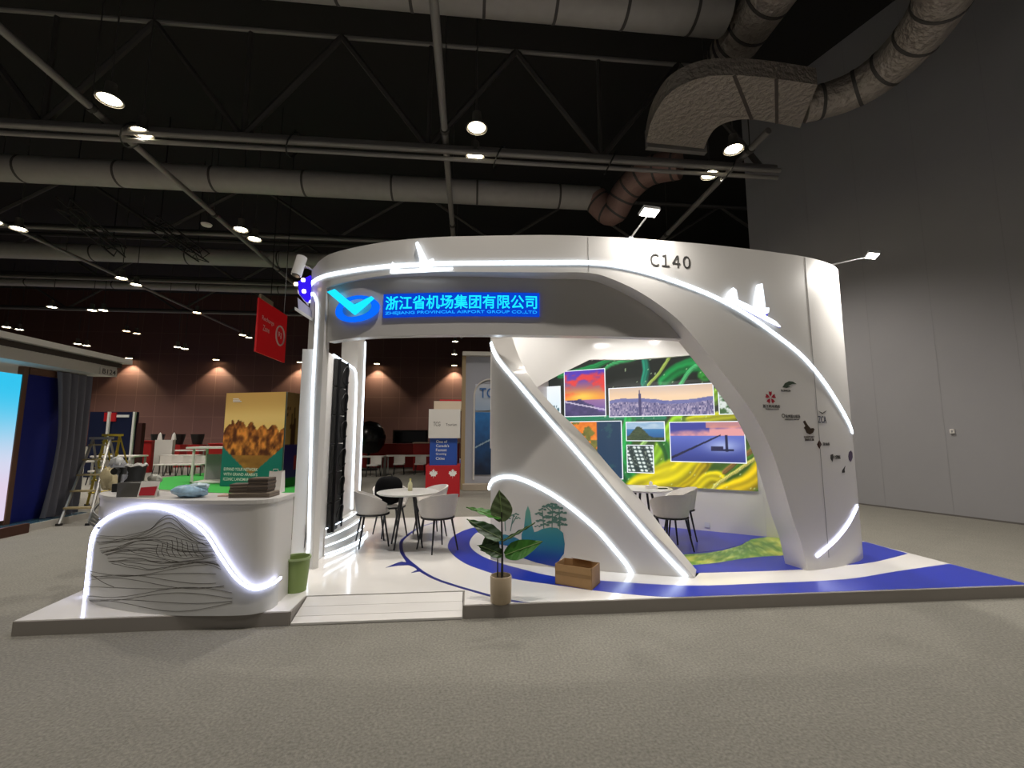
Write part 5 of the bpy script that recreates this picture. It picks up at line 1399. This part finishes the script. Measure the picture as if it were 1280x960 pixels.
mb = MB(); text_flat(mb, 'TO', (.30, 14.08, 2.85), (1, 0, 0), (0, 0, 1), .50, .32, .004, 0, .01); mb.build('pavilion_lettering', mat('letter_blue', '#3b6aa8', .5), pv)

# far furniture: tables with chairs, counters, screens
def simple_table(x, y, w, d, h, lab, c='#cfcac2', group='far tables'):
    r = empty('far_table', (x, y, 0), lab, 'table', group)
    MB().box((x, y, h), (w, d, .05)).build('tabletop', mat('far_top'+c[1:], c, .5), r)
    for sx in (-1, 1):
        for sy_ in (-1, 1): MB().box((x+sx*(w/2-.06), y+sy_*(d/2-.06), (h-.03)/2), (.05, .05, h-.03)).build('leg', M_alu, r)
def counter_block(x, y, w, d, h, c, lab, top=None):
    r = empty('far_counter', (x, y, 0), lab, 'counter')
    MB().rbox((x, y, h/2-.02), (w, d, h-.06), .06).build('counter_body', mat('far_body'+c[1:], c, .5), r)
    MB().rbox((x, y, h-.03), (w+.08, d+.08, .05), .06).build('counter_top', mat('far_top'+(top or c)[1:], top or c, .5), r)
CH0 = None
def far_chair(x, y, rz, lab, group, dark=False):
    global CH0
    if CH0 is None:
        r = empty('far_chair', (0, 0, 0), 'x', 'chair'); CH0 = r; o = r
        MB().rbox((0, 0, .46), (.46, .46, .05), .08).build('seat', M_seat, r)
        MB().grid(8, 4, lambda s, t: Vector(((s-.5)*.46, -.21-.06*math.cos((s-.5)*3), .48+.34*t))).build('backrest', M_seat, r)
        for sx in (-1, 1):
            for sy_ in (-1, 1): MB().bar((sx*.17, sy_*.17, .44), (sx*.22, sy_*.22, .01), .016, 6).build('leg', M_leg, r)
    else: o = copy_tree(CH0)
    o.location = (x, y, 0); o.rotation_euler[2] = rz; o['label'] = lab; o['group'] = group
    return o
# through the arch
simple_table(-4.6, 19.6, 2.0, .7, .78, 'long pale far table seen through the arch, left one')
simple_table(-2.6, 20.4, 2.2, .7, .78, 'long pale far table seen through the arch, right one')
for i, (x, y, rz, w_) in enumerate(((-5.4, 18.9, 0, 'leftmost'), (-4.6, 18.8, .3, 'second from the left'), (-3.9, 18.9, -.2, 'in the middle'), (-3.0, 19.7, .1, 'second from the right'), (-2.1, 19.6, 0, 'rightmost'))):
    far_chair(x, y, rz+PI, 'grey far chair by the tables in the arch, '+w_, 'far chairs through the arch')
counter_block(-3.6, 24.5, 5.2, .8, 1.25, '#9c1d1a', 'long red far counter behind the pale tables through the arch')
counter_block(-1.6, 22.4, 2.2, .9, 1.35, '#a8221f', 'red far counter with cream top beside the cube totem', '#cbb39a')
r = empty('dark_globe_chair', (-4.9, 22.5, 0), 'black shiny globe shaped chair beside the left lit post, far behind', 'chair')
MB().lathe([(0, .75), (.45, .85), (.72, 1.2), (.80, 1.6), (.70, 2.0), (.40, 2.3), (0, 2.4)], (-4.9, 22.5, 0), 20).build('globe_shell', mat('globe_black', '#17191a', .25), r)
MB().lathe([(0, .01), (.45, .01), (.45, .06), (.06, .10), (.06, .76), (0, .76)], (-4.9, 22.5, 0), 16).build('globe_stand', M_black, r)
r = empty('black_display', (-3.2, 25.5, 0), 'low black display block behind the red counter in the arch', 'display')
MB().box((-3.3, 25.6, 1.0), (1.9, .5, 1.96)).build('display_body', M_black, r)
MB().box((-3.3, 25.34, 1.6), (1.7, .02, .6)).build('display_screen', mat('screen_black', '#0a0a0c', .15), r)
# left background
r = empty('navy_stand', (-15.5, 20.5, 0), 'dark navy stand with thin white frame far behind the ladders', 'exhibition stand')
s0_ = PY(104, 560, 19.5); s1_ = PY(163, 560, 19.5)
MB().box(((s0_.x+s1_.x)/2, 19.72, 1.32), (s1_.x-s0_.x, .16, 2.62)).build('stand_wall', mat('stand_navy', '#141d3c', .4), r)
for u in (131, 163):
    p = PY(u, 560, 19.5); MB().box((p.x, 19.55, 1.32), (.08, .08, 2.62)).build('frame_post', mat('print_white', '#e6e6e2', .6), r)
p = PY(138, 526, 19.5); MB().box((p.x-.1, 19.62, 2.42), (.45, .06, .36)).build('red_label', mat('cube_red', '#b3121c', .5), r)
p = PY(148, 524, 19.5); MB().box((p.x+.05, 19.63, 2.46), (.5, .02, .10)).build('stand_plate', wt, r)
MB().box((s1_.x+.16, 19.75, 1.1), (.2, .2, 2.16)).build('side_wing', mat('wing_maroon', '#3a1816', .5), r)
def at21(u, Y=22.0): return PY(u, 560, Y).x
counter_block((at21(172)+at21(193))/2, 22, at21(193)-at21(172)-.1, .3, 1.45, '#a51c1c', 'bright red far counter, left of the white one with peaks')
xw = (at21(195)+at21(217))/2
r = empty('white_counter', (xw, 22, 0), 'white far counter with two small white peaks on top', 'counter')
MB().box((xw, 22, .74), (at21(217)-at21(195), .2, 1.46)).build('counter_body', mat('cube_white', '#d5d1cb', .5), r)
for dx in (-.25, .35): MB().lathe([(0, .35), (.06, .25), (.10, 0), (0, 0)], (xw+dx, 22, 1.472), 12).build('peak', mat('cube_white', '#d5d1cb', .5), r)
simple_table(at21(151, 17), 17, 1.4, .7, .95, 'pale far table behind the yellow ladder, nearest of the far tables')
simple_table(at21(234, 23.2), 23.2, 2.0, .7, .95, 'pale far table between the white counter and the white open frame')
simple_table(at21(228, 21.5), 21.5, 1.6, .6, .78, 'pale far table in front, nearer the white open frame')
for i, (u, Y, w_) in enumerate(((204, 20.1, 'leftmost'), (219, 20.1, 'second from the left'), (234, 20.1, 'third from the left'), (249, 20.1, 'rightmost'))):
    far_chair(at21(u, Y), Y, PI+.03*i, 'grey far chair left of the white open frame, '+w_, 'far chairs at the left')
for i, (u, Y) in enumerate(((147, 17.4), (170, 17.2))):
    far_chair(at21(u, Y), Y-.7, PI, 'grey far chair at the table behind the yellow ladder, '+('left one', 'right one')[i], 'far chairs behind the ladder')
for i, (u, w_) in enumerate(((196, 'left'), (222, 'middle'), (246, 'right'))):
    r = empty('dark_pot', (at21(u, 25.5), 25.5, 0), 'dark far planter on a stand behind the pale tables, '+w_+' one of three', 'planter', 'dark planters')
    MB().lathe([(0, 1.2), (.22, 1.2), (.32, 1.75), (.27, 1.75), (0, 1.3)], (at21(u, 25.5), 25.5, 0), 14).build('pot', M_black, r)
    MB().box((at21(u, 25.5), 25.5, .6), (.6, .6, 1.19)).build('pot_stand', mat('far_body9c1d1a', '#9c1d1a', .5), r)
xo = PY(264, 590, 16.6).x
r = empty('open_display_frame', (xo, 16.9, 0), 'white open cube frame table beside the teal poster box', 'display table')
mb = MB()
for sx in (-.62, .62):
    for sy_ in (-.4, .4): MB().box((xo+sx, 17.0+sy_, .62), (.06, .06, 1.2)).build('frame_post', mat('cube_white', '#d5d1cb', .5), r)
MB().box((xo, 17.0, 1.24), (1.7, .95, .06)).build('frame_top', mat('cube_white', '#d5d1cb', .5), r)
MB().box((xo+.05, 17.2, .55), (1.1, .05, .9)).build('frame_back', mat('frame_grey', '#8f8f90', .6), r)
MB().box((xo, 17.0, .05), (1.3, .86, .05)).build('frame_base', mat('cube_white', '#d5d1cb', .5), r)
counter_block(PY(262, 560, 21).x, 23.5, 2.4, .8, 1.3, '#b01f1c', 'red far counter behind the white open frame')

# ================================================================== LIGHT
w = bpy.data.worlds.new('world'); scene.world = w; w.use_nodes = True
w.node_tree.nodes['Background'].inputs[0].default_value = (.95, .92, .9, 1); w.node_tree.nodes['Background'].inputs[1].default_value = .065
# unseen spotlights: first casts the hood's hot spot, other three added to brighten interior
def inner_spot(name, pos, aim, e, ang=100):
    r = empty('unseen_spotlight', pos, name, 'spotlight', 'clip spotlights inside the booth')
    p, a = Vector(pos), Vector(aim); d = (a-p).normalized()
    MB().tube([p-d*.12, p-d*.02, p], [.045, .055, .055], 16).build('spot_body', M_black, r)
    MB().tube([p-d*.02, p-d*.012+d*.014], .045, 16).build('spot_lens', glow('spot_lens_white', '#fff8ee', 8), r)
    MB().bar(p-d*.10, (p.x-d.x*.10, p.y-d.y*.10, 3.9), .010, 6).build('spot_stem', M_black, r)
    ld = bpy.data.lights.new('spot_beam', 'SPOT'); ld.energy = e; ld.spot_size = math.radians(ang); ld.spot_blend = .8; ld.shadow_soft_size = .05; ld.color = (1, .97, .93)
    o = bpy.data.objects.new('spot_beam', ld); COL.objects.link(o); o.parent = r; o.location = d*.03
    o.rotation_euler = d.to_track_quat('-Z', 'Y').to_euler()
inner_spot('black clip spotlight behind the left part of the name panel', (.75, 5.75, 3.45), (.9, 7.0, 2.6), 60)
inner_spot('added unseen spotlight behind the middle of the name panel', (2.0, 5.75, 3.45), (2.8, 7.3, 1.2), 90)
inner_spot('added unseen spotlight behind the right end of the name panel', (3.4, 5.55, 3.45), (3.4, 6.6, .2), 70)
inner_spot('added unseen spotlight behind the name panel near the left column', (-1.1, 5.75, 3.45), (-1.5, 7.3, .6), 90)
